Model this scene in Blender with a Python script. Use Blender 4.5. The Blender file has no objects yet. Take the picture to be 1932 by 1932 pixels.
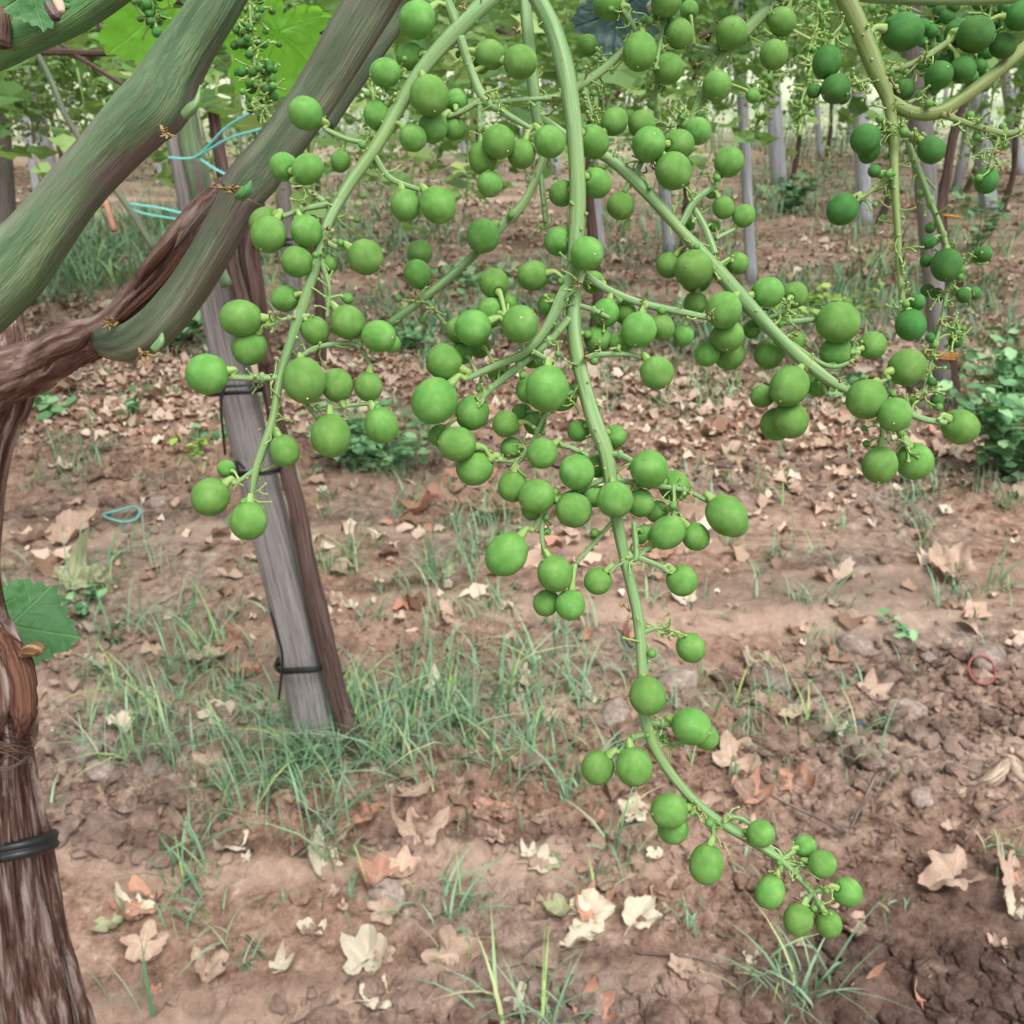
import bpy, math, random
import numpy as np
from mathutils import Vector, Matrix
R = math.radians
random.seed(7); rng = np.random.default_rng(11)
scene = bpy.context.scene
COL = scene.collection

# ------------------------------------------------------------------ camera, sky, sun, exposure
F = 1855.0                       # focal length in 1932-px picture units
PITCH, CAMZ = 26.0, 1.5
cd = bpy.data.cameras.new("camera"); cam = bpy.data.objects.new("camera", cd); COL.objects.link(cam)
cam.location = (0, 0, CAMZ); cam.rotation_euler = (R(90 - PITCH), 0, 0)
cd.sensor_width = 36; cd.lens = 36 * F / 1932
cd.clip_start = 0.02; cd.clip_end = 2000
cd.dof.use_dof = True; cd.dof.focus_distance = 0.325; cd.dof.aperture_fstop = 38
scene.camera = cam
w = bpy.data.worlds.new("World"); scene.world = w; w.use_nodes = True
nt = w.node_tree; bg = nt.nodes["Background"]
sky = nt.nodes.new("ShaderNodeTexSky"); sky.sky_type = 'NISHITA'; sky.sun_disc = False
SUN_EL, SUN_ROT = 62, 150
sky.sun_elevation = R(SUN_EL); sky.sun_rotation = R(SUN_ROT); sky.dust_density = 6; sky.ozone_density = 0.5
hs = nt.nodes.new("ShaderNodeHueSaturation"); hs.inputs['Saturation'].default_value = 0.22
nt.links.new(sky.outputs[0], hs.inputs['Color']); nt.links.new(hs.outputs[0], bg.inputs['Color'])
bg.inputs['Strength'].default_value = 0.15
sd = bpy.data.lights.new("sun", 'SUN'); sd.energy = 1.25; sd.angle = R(22); sd.color = (1, .97, .92)
sun = bpy.data.objects.new("sun", sd); COL.objects.link(sun)
_a = R(SUN_ROT); _e = R(SUN_EL)
sdir = Vector((math.sin(_a) * math.cos(_e), math.cos(_a) * math.cos(_e), math.sin(_e)))
sun.rotation_euler = sdir.to_track_quat('Z', 'Y').to_euler(); sun.location = sdir * 30
scene.view_settings.view_transform = 'Standard'; scene.view_settings.look = 'None'
scene.view_settings.gamma = 1; scene.view_settings.exposure = 0.62
scene.cycles.max_bounces = 6; scene.cycles.transparent_max_bounces = 6

# ------------------------------------------------------------------ picture helpers
RM = np.array(cam.rotation_euler.to_matrix())
C0 = np.array([0, 0, CAMZ])
def P(x, y, d):
    return C0 + RM @ np.array([(x - 966) / F * d, (966 - y) / F * d, -d])
def ray(x, y):
    v = RM @ np.array([(x - 966) / F, (966 - y) / F, -1.0]); return v

# ------------------------------------------------------------------ numpy noise
def _h(ix, iy, iz, s=0):
    n = (ix * 374761393 + iy * 668265263 + iz * 1442695041 + s * 974634777) & 0xffffffff
    n = ((n ^ (n >> 13)) * 1274126177) & 0xffffffff
    n = ((n ^ (n >> 16)) * 2246822519) & 0xffffffff
    return ((n ^ (n >> 15)) & 0xffffff) / float(0xffffff)
def vn(p, s=0):
    p = np.asarray(p, float); i = np.floor(p).astype(np.int64); f = p - i; f = f * f * (3 - 2 * f)
    o = 0
    for dx in (0, 1):
        wx = f[..., 0] if dx else 1 - f[..., 0]
        for dy in (0, 1):
            wy = f[..., 1] if dy else 1 - f[..., 1]
            for dz in (0, 1):
                wz = f[..., 2] if dz else 1 - f[..., 2]
                o = o + wx * wy * wz * _h(i[..., 0] + dx, i[..., 1] + dy, i[..., 2] + dz, s)
    return o * 2 - 1
def fbm(p, o=3, s=0):
    p = np.asarray(p, float); a, t = 1.0, 0
    for k in range(o):
        t = t + a * vn(p, s + k); p = p * 2.03; a *= .5
    return t
def P2(x, y, k):
    x = np.asarray(x, float); y = np.asarray(y, float)
    return np.stack([x * k, y * k, np.zeros_like(x)], -1)

# ------------------------------------------------------------------ ground height
def ss(a, b, x):
    t = np.clip((x - a) / (b - a), 0, 1); return t * t * (3 - 2 * t)
def rough_mask(x, y):
    yy = y + .12 * x + .16 * vn(P2(x, y, .8), 5)
    band = .5 + .5 * np.sin(yy * 3.6 + 1.0)
    return np.clip(.15 + .85 * ss(.35, .8, band + .35 * vn(P2(x, y, 2.3), 9)), 0, 1)
def H(x, y):
    x = np.asarray(x, float); y = np.asarray(y, float)
    r = np.sqrt(x * x + y * y); near = np.clip(1.6 - r / 9, .0, 1)
    m = rough_mask(x, y)
    h = .035 * fbm(P2(x, y, .9), 2, 1) + .018 * vn(P2(x * .5 + 3, y + .1 * x, 4), 3)
    q_ = y + .10 * x + .12 * vn(P2(x, y, .7), 60); h = h + near * .016 * (np.abs(np.sin(q_ * 3.1)) - .5) + near * .007 * vn(P2(x * .35, q_, 9), 61)
    rg = 1 - np.abs(fbm(P2(x, y, 9), 3, 20)) * 1.3
    h = h + near * (.006 + .020 * m) * rg + near * (.004 + .012 * m) * fbm(P2(x, y, 24), 3, 30)
    h = h + near * (.0015 + .005 * m) * fbm(P2(x, y, 80), 2, 40)
    return h
def G(x, y):
    v = ray(x, y); t = -CAMZ / v[2]
    for _ in range(4):
        p = C0 + v * t; z = float(H(p[0], p[1])); t = (z - CAMZ) / v[2]
    p = C0 + v * t; p[2] = float(H(p[0], p[1])); return p

# ------------------------------------------------------------------ object helpers
def tag(o, label=None, cat=None, group=None, kind=None):
    if label: o["label"] = label
    if cat: o["category"] = cat
    if group: o["group"] = group
    if kind: o["kind"] = kind
    return o
def empty(name, loc, label=None, cat=None, group=None):
    o = bpy.data.objects.new(name, None); COL.objects.link(o); o.location = loc
    o.empty_display_size = .05
    return tag(o, label, cat, group)
class MB:
    def __init__(s): s.v = []; s.f = []; s.m = []; s.t = []; s.n = 0; s.sm = []
    def add(s, V, Fc, T=None, mi=0, smooth=True):
        V = np.asarray(V, float); s.v.append(V)
        s.t.append(np.zeros_like(V) if T is None else np.asarray(T, float))
        n = s.n
        s.f.extend([tuple(int(a) + n for a in f) for f in Fc]); s.m.extend([mi] * len(Fc)); s.sm.extend([smooth] * len(Fc))
        s.n += len(V); return s
    def mesh(s, name, mats):
        V = np.concatenate(s.v) if s.v else np.zeros((0, 3)); me = bpy.data.meshes.new(name)
        me.from_pydata(V.tolist(), [], s.f)
        at = me.attributes.new("tc", 'FLOAT_VECTOR', 'POINT'); at.data.foreach_set("vector", np.concatenate(s.t).ravel().astype(np.float32))
        for m in mats: me.materials.append(m)
        if len(mats) > 1: me.polygons.foreach_set("material_index", s.m)
        me.polygons.foreach_set("use_smooth", s.sm); me.update(); return me
    def build(s, name, mats, parent=None, loc=None):
        if not isinstance(mats, (list, tuple)): mats = [mats]
        me = s.mesh(name, mats); o = bpy.data.objects.new(name, me); COL.objects.link(o)
        off = None
        if parent is not None:
            o.parent = parent; off = np.array(parent.location)
        elif loc is not None:
            off = np.array(loc); o.location = loc
        if off is not None and len(me.vertices):
            me.transform(Matrix.Translation(Vector(-off)))
        return o
def crom(pts, n):
    """Catmull-Rom through rows of pts, n samples per span."""
    p = np.asarray(pts, float)
    if len(p) == 2:
        t = np.linspace(0, 1, n + 1)[:, None]; return p[0] * (1 - t) + p[1] * t
    q = np.vstack([2 * p[0] - p[1], p, 2 * p[-1] - p[-2]]); out = []
    for i in range(1, len(q) - 2):
        for k in range(n):
            t = k / n; a, b, c, d = q[i - 1], q[i], q[i + 1], q[i + 2]
            out.append(.5 * ((2 * b) + (-a + c) * t + (2 * a - 5 * b + 4 * c - d) * t * t + (-a + 3 * b - 3 * c + d) * t ** 3))
    out.append(p[-1]); return np.array(out)
def tube(pts, rad, seg=10, n=6, amp=0, kf=3.0, lf=30.0, seed=0, flat=1.0, square=0, cap=True, smooth_pts=True, knots=0, plate=0, crev=0):
    """pts: rows xyz; rad: radius per row. Returns V,F,T with T=(arc, cos*r, sin*r)."""
    a = np.column_stack([np.asarray(pts, float), np.asarray(rad, float)])
    c = crom(a, n) if smooth_pts else a
    X, r = c[:, :3], np.maximum(c[:, 3], 1e-5)
    T = np.gradient(X, axis=0); T /= np.linalg.norm(T, axis=1)[:, None] + 1e-12
    up = np.array([0, 0, 1.0]) if abs(T[0][2]) < .9 else np.array([0, 1.0, 0])
    u = np.cross(T[0], up); u /= np.linalg.norm(u)
    arc = np.concatenate([[0], np.cumsum(np.linalg.norm(np.diff(X, axis=0), axis=1))])
    th = np.linspace(0, 2 * np.pi, seg, endpoint=False); V = []; TC = []
    for i in range(len(X)):
        u = u - T[i] * np.dot(u, T[i]); u /= np.linalg.norm(u); v = np.cross(T[i], u)
        cs, sn = np.cos(th), np.sin(th); rr = np.full(seg, r[i])
        if square:
            rr = rr / (np.abs(cs) ** square + np.abs(sn) ** square) ** (1 / square)
        if amp:
            pp = np.stack([cs * kf, sn * kf, np.full(seg, arc[i] * lf)], -1)
            rr = rr * (1 + amp * fbm(pp, 3, seed))
        if crev:
            pp = np.stack([cs * kf * .8, sn * kf * .8, np.full(seg, arc[i] * lf * .6)], -1)
            q1 = fbm(pp, 2, seed + 31); rr = rr * (1 - crev * np.exp(-(q1 / .09) ** 2))
        if plate:
            pp = np.stack([cs * 1.6, sn * 1.6, np.full(seg, arc[i] * lf * 2.2)], -1)
            rr = rr * (1 + plate * (vn(pp, seed + 9) > 0.05))
        V.append(X[i] + (cs * rr)[:, None] * u * 1.0 + (sn * rr * flat)[:, None] * v)
        TC.append(np.stack([np.full(seg, arc[i]), cs * r[i], sn * r[i]], -1))
    V = np.concatenate(V); TC = np.concatenate(TC); Fc = []
    for i in range(len(X) - 1):
        for j in range(seg):
            k = (j + 1) % seg
            Fc.append((i * seg + j, i * seg + k, (i + 1) * seg + k, (i + 1) * seg + j))
    if cap:
        Fc.append(tuple(range(seg - 1, -1, -1))); b = (len(X) - 1) * seg; Fc.append(tuple(b + j for j in range(seg)))
    return V, Fc, TC

# ------------------------------------------------------------------ materials
def hexc(r, g, b):
    f = lambda c: (c / 255 / 12.92) if c / 255 <= .04045 else ((c / 255 + .055) / 1.055) ** 2.4
    return (f(r), f(g), f(b), 1)
class NT:
    def __init__(s, name):
        s.m = bpy.data.materials.new(name); s.m.use_nodes = True; s.t = s.m.node_tree
        s.b = s.t.nodes["Principled BSDF"]; s.out = s.t.nodes["Material Output"]
    def n(s, typ, **kw):
        nd = s.t.nodes.new(typ)
        for k, v in kw.items():
            if hasattr(nd, k) and k not in ('Scale',): setattr(nd, k, v)
        return nd
    def l(s, a, b): s.t.links.new(a, b)
    def coord(s, kind, scale=(1, 1, 1)):
        if kind == 'tc':
            a = s.n("ShaderNodeAttribute"); a.attribute_name = "tc"; o = a.outputs['Vector']
        elif kind == 'pos':
            a = s.n("ShaderNodeNewGeometry"); o = a.outputs['Position']
        else:
            a = s.n("ShaderNodeTexCoord"); o = a.outputs['Object']
        mp = s.n("ShaderNodeVectorMath"); mp.operation = 'MULTIPLY'; s.l(o, mp.inputs[0]); mp.inputs[1].default_value = scale
        return mp.outputs[0]
    def noise(s, vec, scale=1, detail=3, rough=.55, dist=0):
        nd = s.n("ShaderNodeTexNoise"); s.l(vec, nd.inputs['Vector']); nd.inputs['Scale'].default_value = scale
        nd.inputs['Detail'].default_value = detail; nd.inputs['Roughness'].default_value = rough; nd.inputs['Distortion'].default_value = dist
        return nd.outputs['Fac']
    def ramp(s, fac, stops):
        r = s.n("ShaderNodeValToRGB"); s.l(fac, r.inputs[0]); e = r.color_ramp.elements
        e[0].position, e[0].color = stops[0]; e[1].position, e[1].color = stops[-1]
        for p, c in stops[1:-1]:
            k = e.new(p); k.color = c
        return r.outputs[0]
    def mix(s, fac, a, b, mode='MIX'):
        m = s.n("ShaderNodeMix"); m.data_type = 'RGBA'; m.blend_type = mode
        for i, v in ((0, fac), (6, a), (7, b)):
            if hasattr(v, 'is_linked') or hasattr(v, 'links'): s.l(v, m.inputs[i])
            else: m.inputs[i].default_value = v
        return m.outputs[2]
    def math(s, op, a, b=0):
        m = s.n("ShaderNodeMath"); m.operation = op
        for i, v in ((0, a), (1, b)):
            if hasattr(v, 'links'): s.l(v, m.inputs[i])
            else: m.inputs[i].default_value = v
        return m.outputs[0]
    def rand(s):
        return s.n("ShaderNodeObjectInfo").outputs['Random']
    def bump(s, h, strength=.5, dist=.001):
        b = s.n("ShaderNodeBump"); s.l(h, b.inputs['Height']); b.inputs['Strength'].default_value = strength; b.inputs['Distance'].default_value = dist
        s.l(b.outputs[0], s.b.inputs['Normal']); return b.outputs[0]
    def base(s, c, rough=.6, spec=.4):
        if hasattr(c, 'links'): s.l(c, s.b.inputs['Base Color'])
        else: s.b.inputs['Base Color'].default_value = c
        s.b.inputs['Roughness'].default_value = rough; s.b.inputs['Specular IOR Level'].default_value = spec
    def translucent(s, c, fac=.4):
        t = s.n("ShaderNodeBsdfTranslucent")
        if hasattr(c, 'links'): s.l(c, t.inputs['Color'])
        else: t.inputs['Color'].default_value = c
        mx = s.n("ShaderNodeMixShader"); mx.inputs[0].default_value = fac
        s.l(s.b.outputs[0], mx.inputs[1]); s.l(t.outputs[0], mx.inputs[2]); s.l(mx.outputs[0], s.out.inputs['Surface'])
M = {}
def m_berry(name, ca, cb, cc):
    t = NT(name); v = t.coord('obj', (1, 1, 1)); n1 = t.noise(v, 1.4, 4); n2 = t.noise(v, 34, 2)
    c = t.ramp(n1, [(.3, ca), (.55, cb), (.8, cc)])
    hsv = t.n("ShaderNodeHueSaturation"); t.l(c, hsv.inputs['Color'])
    t.l(t.math('ADD', t.math('MULTIPLY', t.rand(), .26), .90), hsv.inputs['Value'])
    t.l(t.math('ADD', t.math('MULTIPLY', t.rand(), .02), .488), hsv.inputs['Hue'])
    c2 = t.mix(t.math('MULTIPLY', t.ramp(n2, [(.60, (0, 0, 0, 1)), (.70, (1, 1, 1, 1))]), .3), hsv.outputs[0], hexc(150, 190, 128))
    t.base(c2, .72, .2); t.bump(n2, .22, .02)
    t.b.inputs['Subsurface Weight'].default_value = .2; t.b.inputs['Subsurface Radius'].default_value = (.002, .003, .001)
    t.b.inputs['Subsurface Scale'].default_value = 1.0
    return t.m
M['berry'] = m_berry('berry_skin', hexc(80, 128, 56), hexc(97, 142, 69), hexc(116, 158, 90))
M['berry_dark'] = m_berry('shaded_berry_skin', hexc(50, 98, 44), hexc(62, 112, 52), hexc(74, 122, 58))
def m_stem(name, ca, cb, cc, sx=25, sr=700, rough=.55, bs=.25, lum=0):
    t = NT(name); v = t.coord('tc', (sx, sr, sr)); v2 = t.coord('tc', (60, 120, 120))
    n1 = t.noise(v, 1, 4, .6); n2 = t.noise(v2, 1, 3)
    c = t.ramp(n1, [(.34, ca), (.5, cb), (.66, cc)]); c = t.mix(t.math('MULTIPLY', n2, .5), c, cb)
    nf = t.noise(t.coord('tc', (420, 700, 700)), 1, 3, .6); c = t.mix(t.ramp(nf, [(.64, (0, 0, 0, 1)), (.70, (.7, .7, .7, 1))]), c, hexc(112, 92, 50))
    nl = t.noise(t.coord('tc', (22, 30, 30)), 1, 2); c = t.mix(t.math('MULTIPLY', t.ramp(nl, [(.45, (0, 0, 0, 1)), (.65, (1, 1, 1, 1))]), .28), c, hexc(134, 154, 84))
    t.base(c, rough, .35); t.bump(n1, bs * 1.6, .0008)
    return t.m
M['stem'] = m_stem('cluster_stem_green', hexc(88, 124, 76), hexc(112, 146, 94), hexc(142, 170, 122))
M['stem_yellow'] = m_stem('pedicel_green', hexc(108, 142, 72), hexc(130, 162, 88), hexc(152, 178, 110))
M['stem_brown'] = m_stem('brownish_stem', hexc(112, 98, 62), hexc(106, 128, 72), hexc(128, 150, 92))
M['nub'] = m_stem('dry_floret', hexc(70, 50, 34), hexc(130, 96, 66), hexc(176, 164, 116))
M['tiny_berry'] = m_stem('tiny_green_berry', hexc(70, 120, 52), hexc(84, 134, 62), hexc(100, 146, 76))
M['pale'] = m_stem('pale_scar', hexc(190, 205, 140), hexc(205, 215, 160), hexc(215, 225, 180))
def m_cane(name, greens, purp):
    t = NT(name); v = t.coord('tc', (8, 120, 120)); v3 = t.coord('tc', (45, 1500, 1500)); v2 = t.coord('tc', (16, 45, 45))
    n1 = t.noise(v, 1, 4, .62, .3); n2 = t.noise(v2, 1, 3); n3 = t.noise(v3, 1, 3, .6)
    c = t.ramp(n1, [(.28, greens[0]), (.5, greens[1]), (.72, greens[2])])
    c = t.mix(t.ramp(n2, [(.5, (0, 0, 0, 1)), (.66, (1, 1, 1, 1))]), c, purp)
    c = t.mix(t.math('MULTIPLY', t.ramp(n3, [(.55, (0, 0, 0, 1)), (.7, (1, 1, 1, 1))]), .5), c, greens[2])
    n5 = t.noise(t.coord('tc', (150, 900, 900)), 1, 3, .6); c = t.mix(t.math('MULTIPLY', t.ramp(n5, [(.58, (0, 0, 0, 1)), (.68, (1, 1, 1, 1))]), .55), c, greens[0])
    n6 = t.noise(t.coord('tc', (10, 240, 240)), 1, 4, .6); c = t.mix(t.math('MULTIPLY', t.ramp(n6, [(.58, (0, 0, 0, 1)), (.66, (1, 1, 1, 1))]), .5), c, hexc(84, 70, 58))
    t.base(c, .62, .28); t.bump(t.math('ADD', n3, n6), .7, .0014); return t.m
M['cane'] = m_cane('green_cane', (hexc(66, 92, 66), hexc(96, 122, 88), hexc(132, 152, 114)), hexc(112, 98, 98))
M['cane_dark'] = m_cane('dark_green_cane', (hexc(62, 78, 58), hexc(88, 102, 78), hexc(126, 134, 112)), hexc(98, 88, 82))
M['cane_green'] = m_cane('fresh_green_cane', (hexc(58, 108, 58), hexc(86, 134, 80), hexc(120, 158, 104)), hexc(92, 112, 78))
def m_bark(name, ca, cb, cc, sx=9, sr=330, bs=1.0, dist=.004, mk=.55):
    t = NT(name); v = t.coord('tc', (sx, sr, sr)); v2 = t.coord('tc', (38, 70, 70))
    n1 = t.noise(v, 1, 5, .65, .4); n2 = t.noise(v2, 1, 3)
    c = t.ramp(n1, [(.30, (ca[0] * .25, ca[1] * .25, ca[2] * .25, 1)), (.42, ca), (.55, cb), (.72, cc)])
    c = t.mix(t.ramp(n2, [(.42, (0, 0, 0, 1)), (.6, (.75, .75, .75, 1))]), c, cb, 'MIX')
    c = t.mix(mk, c, t.ramp(n1, [(.36, ca), (.5, cb), (.62, cc)]))
    t.base(c, .85, .2); t.bump(n1, bs, dist); return t.m
M['bark'] = m_bark('vine_bark', hexc(72, 48, 40), hexc(114, 90, 80), hexc(180, 166, 160), 5, 230, 1.0, .006, .8)
M['bark_grey'] = m_bark('grey_brown_bark', hexc(62, 50, 45), hexc(102, 90, 84), hexc(152, 140, 132), 14, 300, 1.0, .003, .7)
M['bark_arm'] = m_bark('flaky_arm_bark', hexc(70, 50, 44), hexc(112, 88, 78), hexc(150, 136, 128), 40, 240, 1.0, .002, .6)
M['bark_red'] = m_bark('red_inner_bark', hexc(62, 40, 34), hexc(98, 66, 54), hexc(134, 98, 80), 10, 700, 1.0, .002, .7)
M['bark_far'] = m_bark('trunk_bark', hexc(62, 48, 42), hexc(92, 74, 68), hexc(122, 104, 98), 5, 200, .9, .005)
M['deadwood'] = m_bark('dead_wood', hexc(122, 106, 92), hexc(164, 146, 126), hexc(190, 176, 158), 30, 200, .8, .003)
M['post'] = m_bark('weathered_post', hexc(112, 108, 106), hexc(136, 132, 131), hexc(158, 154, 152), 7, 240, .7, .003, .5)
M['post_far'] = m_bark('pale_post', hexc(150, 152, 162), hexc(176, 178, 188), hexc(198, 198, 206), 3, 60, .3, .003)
t = NT('black_wire'); t.base((.012, .013, .014, 1), .45, .4); M['wire'] = t.m
t = NT('turquoise_plastic'); t.base(hexc(120, 200, 196), .35, .5); t.translucent(hexc(140, 215, 210), .3); M['turq'] = t.m
t = NT('yellow_plastic'); t.base(hexc(200, 140, 60), .5); M['yellowtie'] = t.m
t = NT('red_plastic'); t.base(hexc(160, 78, 78), .45); M['red'] = t.m
t = NT('blue_plastic'); t.base(hexc(40, 60, 84), .4); M['blue'] = t.m
def m_leaf(name, ca, cb, cv, tr, trc, bumps=.4, rough=.5):
    t = NT(name); a = t.n("ShaderNodeAttribute"); a.attribute_name = "tc"
    sp = t.n("ShaderNodeSeparateXYZ"); t.l(a.outputs['Vector'], sp.inputs[0])
    v = t.coord('obj', (1, 1, 1)); n1 = t.noise(v, 40, 3)
    c = t.ramp(n1, [(.3, ca), (.7, cb)]); c = t.mix(t.math('MULTIPLY', sp.outputs[2], .6), c, cv)
    hsv = t.n("ShaderNodeHueSaturation"); t.l(c, hsv.inputs['Color']); t.l(t.math('ADD', t.math('MULTIPLY', t.rand(), .3), .85), hsv.inputs['Value'])
    t.base(hsv.outputs[0], rough, .35); t.bump(n1, bumps, .002); t.translucent(trc, tr); return t.m
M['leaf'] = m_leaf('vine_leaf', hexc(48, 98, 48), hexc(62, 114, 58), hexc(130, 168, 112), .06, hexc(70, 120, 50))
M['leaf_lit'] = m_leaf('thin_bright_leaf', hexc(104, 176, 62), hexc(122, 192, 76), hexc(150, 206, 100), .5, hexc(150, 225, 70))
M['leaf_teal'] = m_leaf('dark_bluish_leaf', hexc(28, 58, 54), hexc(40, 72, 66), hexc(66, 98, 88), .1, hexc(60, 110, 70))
def m_crown(name, cols, trc, tr=.35):
    t = NT(name); a = t.n("ShaderNodeAttribute"); a.attribute_name = "tc"
    sp = t.n("ShaderNodeSeparateXYZ"); t.l(a.outputs['Vector'], sp.inputs[0])
    c = t.ramp(sp.outputs[0], cols); t.base(c, .55, .3); t.translucent(trc, tr); return t.m
M['crown'] = m_crown('canopy_leaves', [(0, hexc(44, 76, 44)), (.35, hexc(76, 112, 60)), (.7, hexc(112, 146, 82)), (1, hexc(170, 192, 122))], hexc(140, 180, 84), .3)
M['weed'] = m_crown('weed_leaves', [(0, hexc(72, 118, 78)), (.5, hexc(108, 154, 104)), (1, hexc(146, 184, 134))], hexc(120, 170, 90), .15)
M['weed_yellow'] = m_crown('yellow_green_weed_leaves', [(0, hexc(110, 150, 70)), (.5, hexc(150, 186, 84)), (1, hexc(186, 210, 120))], hexc(170, 200, 90), .2)
M['grass'] = m_crown('grass_blades', [(0, hexc(72, 108, 78)), (.4, hexc(114, 150, 116)), (.7, hexc(150, 180, 148)), (.82, hexc(156, 188, 104)), (.92, hexc(190, 186, 146)), (1, hexc(204, 190, 160))], hexc(130, 170, 100), .2)
M['litter'] = m_crown('dry_litter', [(0, hexc(96, 70, 58)), (.22, hexc(140, 112, 94)), (.5, hexc(180, 154, 136)), (.88, hexc(212, 196, 178)), (1, hexc(180, 128, 108))], hexc(200, 150, 110), .1)
def m_dry(name, ca, cb, vein):
    t = NT(name); v = t.coord('obj', (1, 1, 1)); n1 = t.noise(v, 30, 4); n2 = t.noise(v, 140, 3)
    a = t.n("ShaderNodeAttribute"); a.attribute_name = "tc"; sp = t.n("ShaderNodeSeparateXYZ"); t.l(a.outputs['Vector'], sp.inputs[0])
    c = t.ramp(n1, [(.32, ca), (.66, cb)]); c = t.mix(t.math('MULTIPLY', sp.outputs[2], .45), c, vein)
    c = t.mix(t.math('MULTIPLY', t.ramp(n2, [(.6, (0, 0, 0, 1)), (.72, (1, 1, 1, 1))]), .45), c, hexc(110, 78, 60))
    hsv = t.n("ShaderNodeHueSaturation"); t.l(c, hsv.inputs['Color']); t.l(t.math('ADD', t.math('MULTIPLY', t.rand(), .3), .82), hsv.inputs['Value'])
    t.base(hsv.outputs[0], .7, .25); t.bump(n1, .5, .003); t.translucent(cb, .12); return t.m
M['dry_cream'] = m_dry('cream_dry_leaf', hexc(188, 176, 150), hexc(214, 206, 184), hexc(228, 220, 200))
M['dry_tan'] = m_dry('tan_dry_leaf', hexc(164, 136, 118), hexc(204, 178, 158), hexc(218, 198, 176))
M['dry_rust'] = m_dry('rust_dry_leaf', hexc(156, 112, 92), hexc(194, 148, 126), hexc(206, 168, 146))
M['dry_green'] = m_dry('olive_dry_leaf', hexc(136, 142, 108), hexc(166, 168, 132), hexc(190, 190, 156))
def m_stone():
    t = NT('stone'); v = t.coord('obj'); n1 = t.noise(v, 2.5, 4); n2 = t.noise(v, 14, 3)
    c = t.ramp(n1, [(.3, hexc(116, 100, 92)), (.55, hexc(152, 136, 126)), (.75, hexc(186, 174, 162))])
    hsv = t.n("ShaderNodeHueSaturation"); t.l(c, hsv.inputs['Color']); t.l(t.math('ADD', t.math('MULTIPLY', t.rand(), .5), .7), hsv.inputs['Value'])
    t.base(hsv.outputs[0], .75, .3); t.bump(n2, .4, .1); return t.m
M['stone'] = m_stone()
def m_soil(name, far=True, dk=1):
    t = NT(name); v = t.coord('pos', (1, 1, 1)); n1 = t.noise(v, 1.3, 4); n2 = t.noise(v, 30, 6, .72); n3 = t.noise(v, 190, 3, .7)
    c = t.ramp(n2, [(.30, hexc(92, 70, 58)), (.43, hexc(136, 108, 92)), (.57, hexc(164, 136, 118)), (.74, hexc(200, 178, 160))])
    c2 = t.ramp(n2, [(.3, hexc(94, 80, 72)), (.5, hexc(142, 127, 116)), (.72, hexc(188, 174, 162))])
    c = t.mix(t.ramp(n1, [(.45, (0, 0, 0, 1)), (.62, (.8, .8, .8, 1))]), c, c2)
    c = t.mix(t.math('MULTIPLY', t.ramp(n3, [(.58, (0, 0, 0, 1)), (.7, (1, 1, 1, 1))]), .35), c, hexc(196, 166, 146))
    nb_ = t.noise(t.coord('pos', (.3, 2.0, 1)), 1.6, 3, .55)
    c = t.mix(t.math('MULTIPLY', t.ramp(nb_, [(.5, (0, 0, 0, 1)), (.58, (1, 1, 1, 1))]), .55), c, hexc(192, 166, 148))
    nb2 = t.noise(t.coord('pos', (.4, 2.8, 1)), 1.1, 4, .6)
    c = t.mix(t.math('MULTIPLY', t.ramp(nb2, [(.52, (0, 0, 0, 1)), (.62, (1, 1, 1, 1))]), .65), c, t.mix(1.0, c, (.5, .48, .47, 1), 'MULTIPLY'))
    gp = DAMP; dn = t.n("ShaderNodeVectorMath"); dn.operation = 'DISTANCE'; t.l(v, dn.inputs[0]); dn.inputs[1].default_value = gp
    dm = t.math('SUBTRACT', .44, t.math('ADD', dn.outputs['Value'], t.math('MULTIPLY', t.math('SUBTRACT', n1, .5), .9)))
    dc = t.n("ShaderNodeClamp"); t.l(t.math('MULTIPLY', dm, 3.2), dc.inputs[0])
    c = t.mix(dc.outputs[0], c, t.mix(1.0, c, (.50, .50, .53, 1), 'MULTIPLY'))
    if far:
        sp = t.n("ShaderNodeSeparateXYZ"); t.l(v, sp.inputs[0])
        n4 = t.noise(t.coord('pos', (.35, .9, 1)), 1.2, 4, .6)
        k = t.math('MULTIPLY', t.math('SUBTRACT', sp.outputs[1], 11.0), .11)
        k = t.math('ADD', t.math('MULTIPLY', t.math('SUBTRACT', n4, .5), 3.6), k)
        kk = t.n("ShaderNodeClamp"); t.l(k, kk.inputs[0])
        c = t.mix(t.math('MULTIPLY', kk.outputs[0], .85), c, t.mix(n2, hexc(150, 176, 126), hexc(222, 230, 204)))  # far grass field; its sunlit brightness is put into the pale colour
    if dk < 1: c = t.mix(1.0, c, (dk, dk, dk * 1.03, 1), 'MULTIPLY')
    t.base(c, .92, .15); t.bump(t.math('ADD', n2, t.math('MULTIPLY', n3, .4)), 1.0, .016); return t.m
DAMP = tuple(G(1790, 1880))
M['soil'] = m_soil('soil'); M['clod'] = m_soil('clod_soil', False); M['clod_dark'] = m_soil('dark_clod_soil', False, .72)

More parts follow.
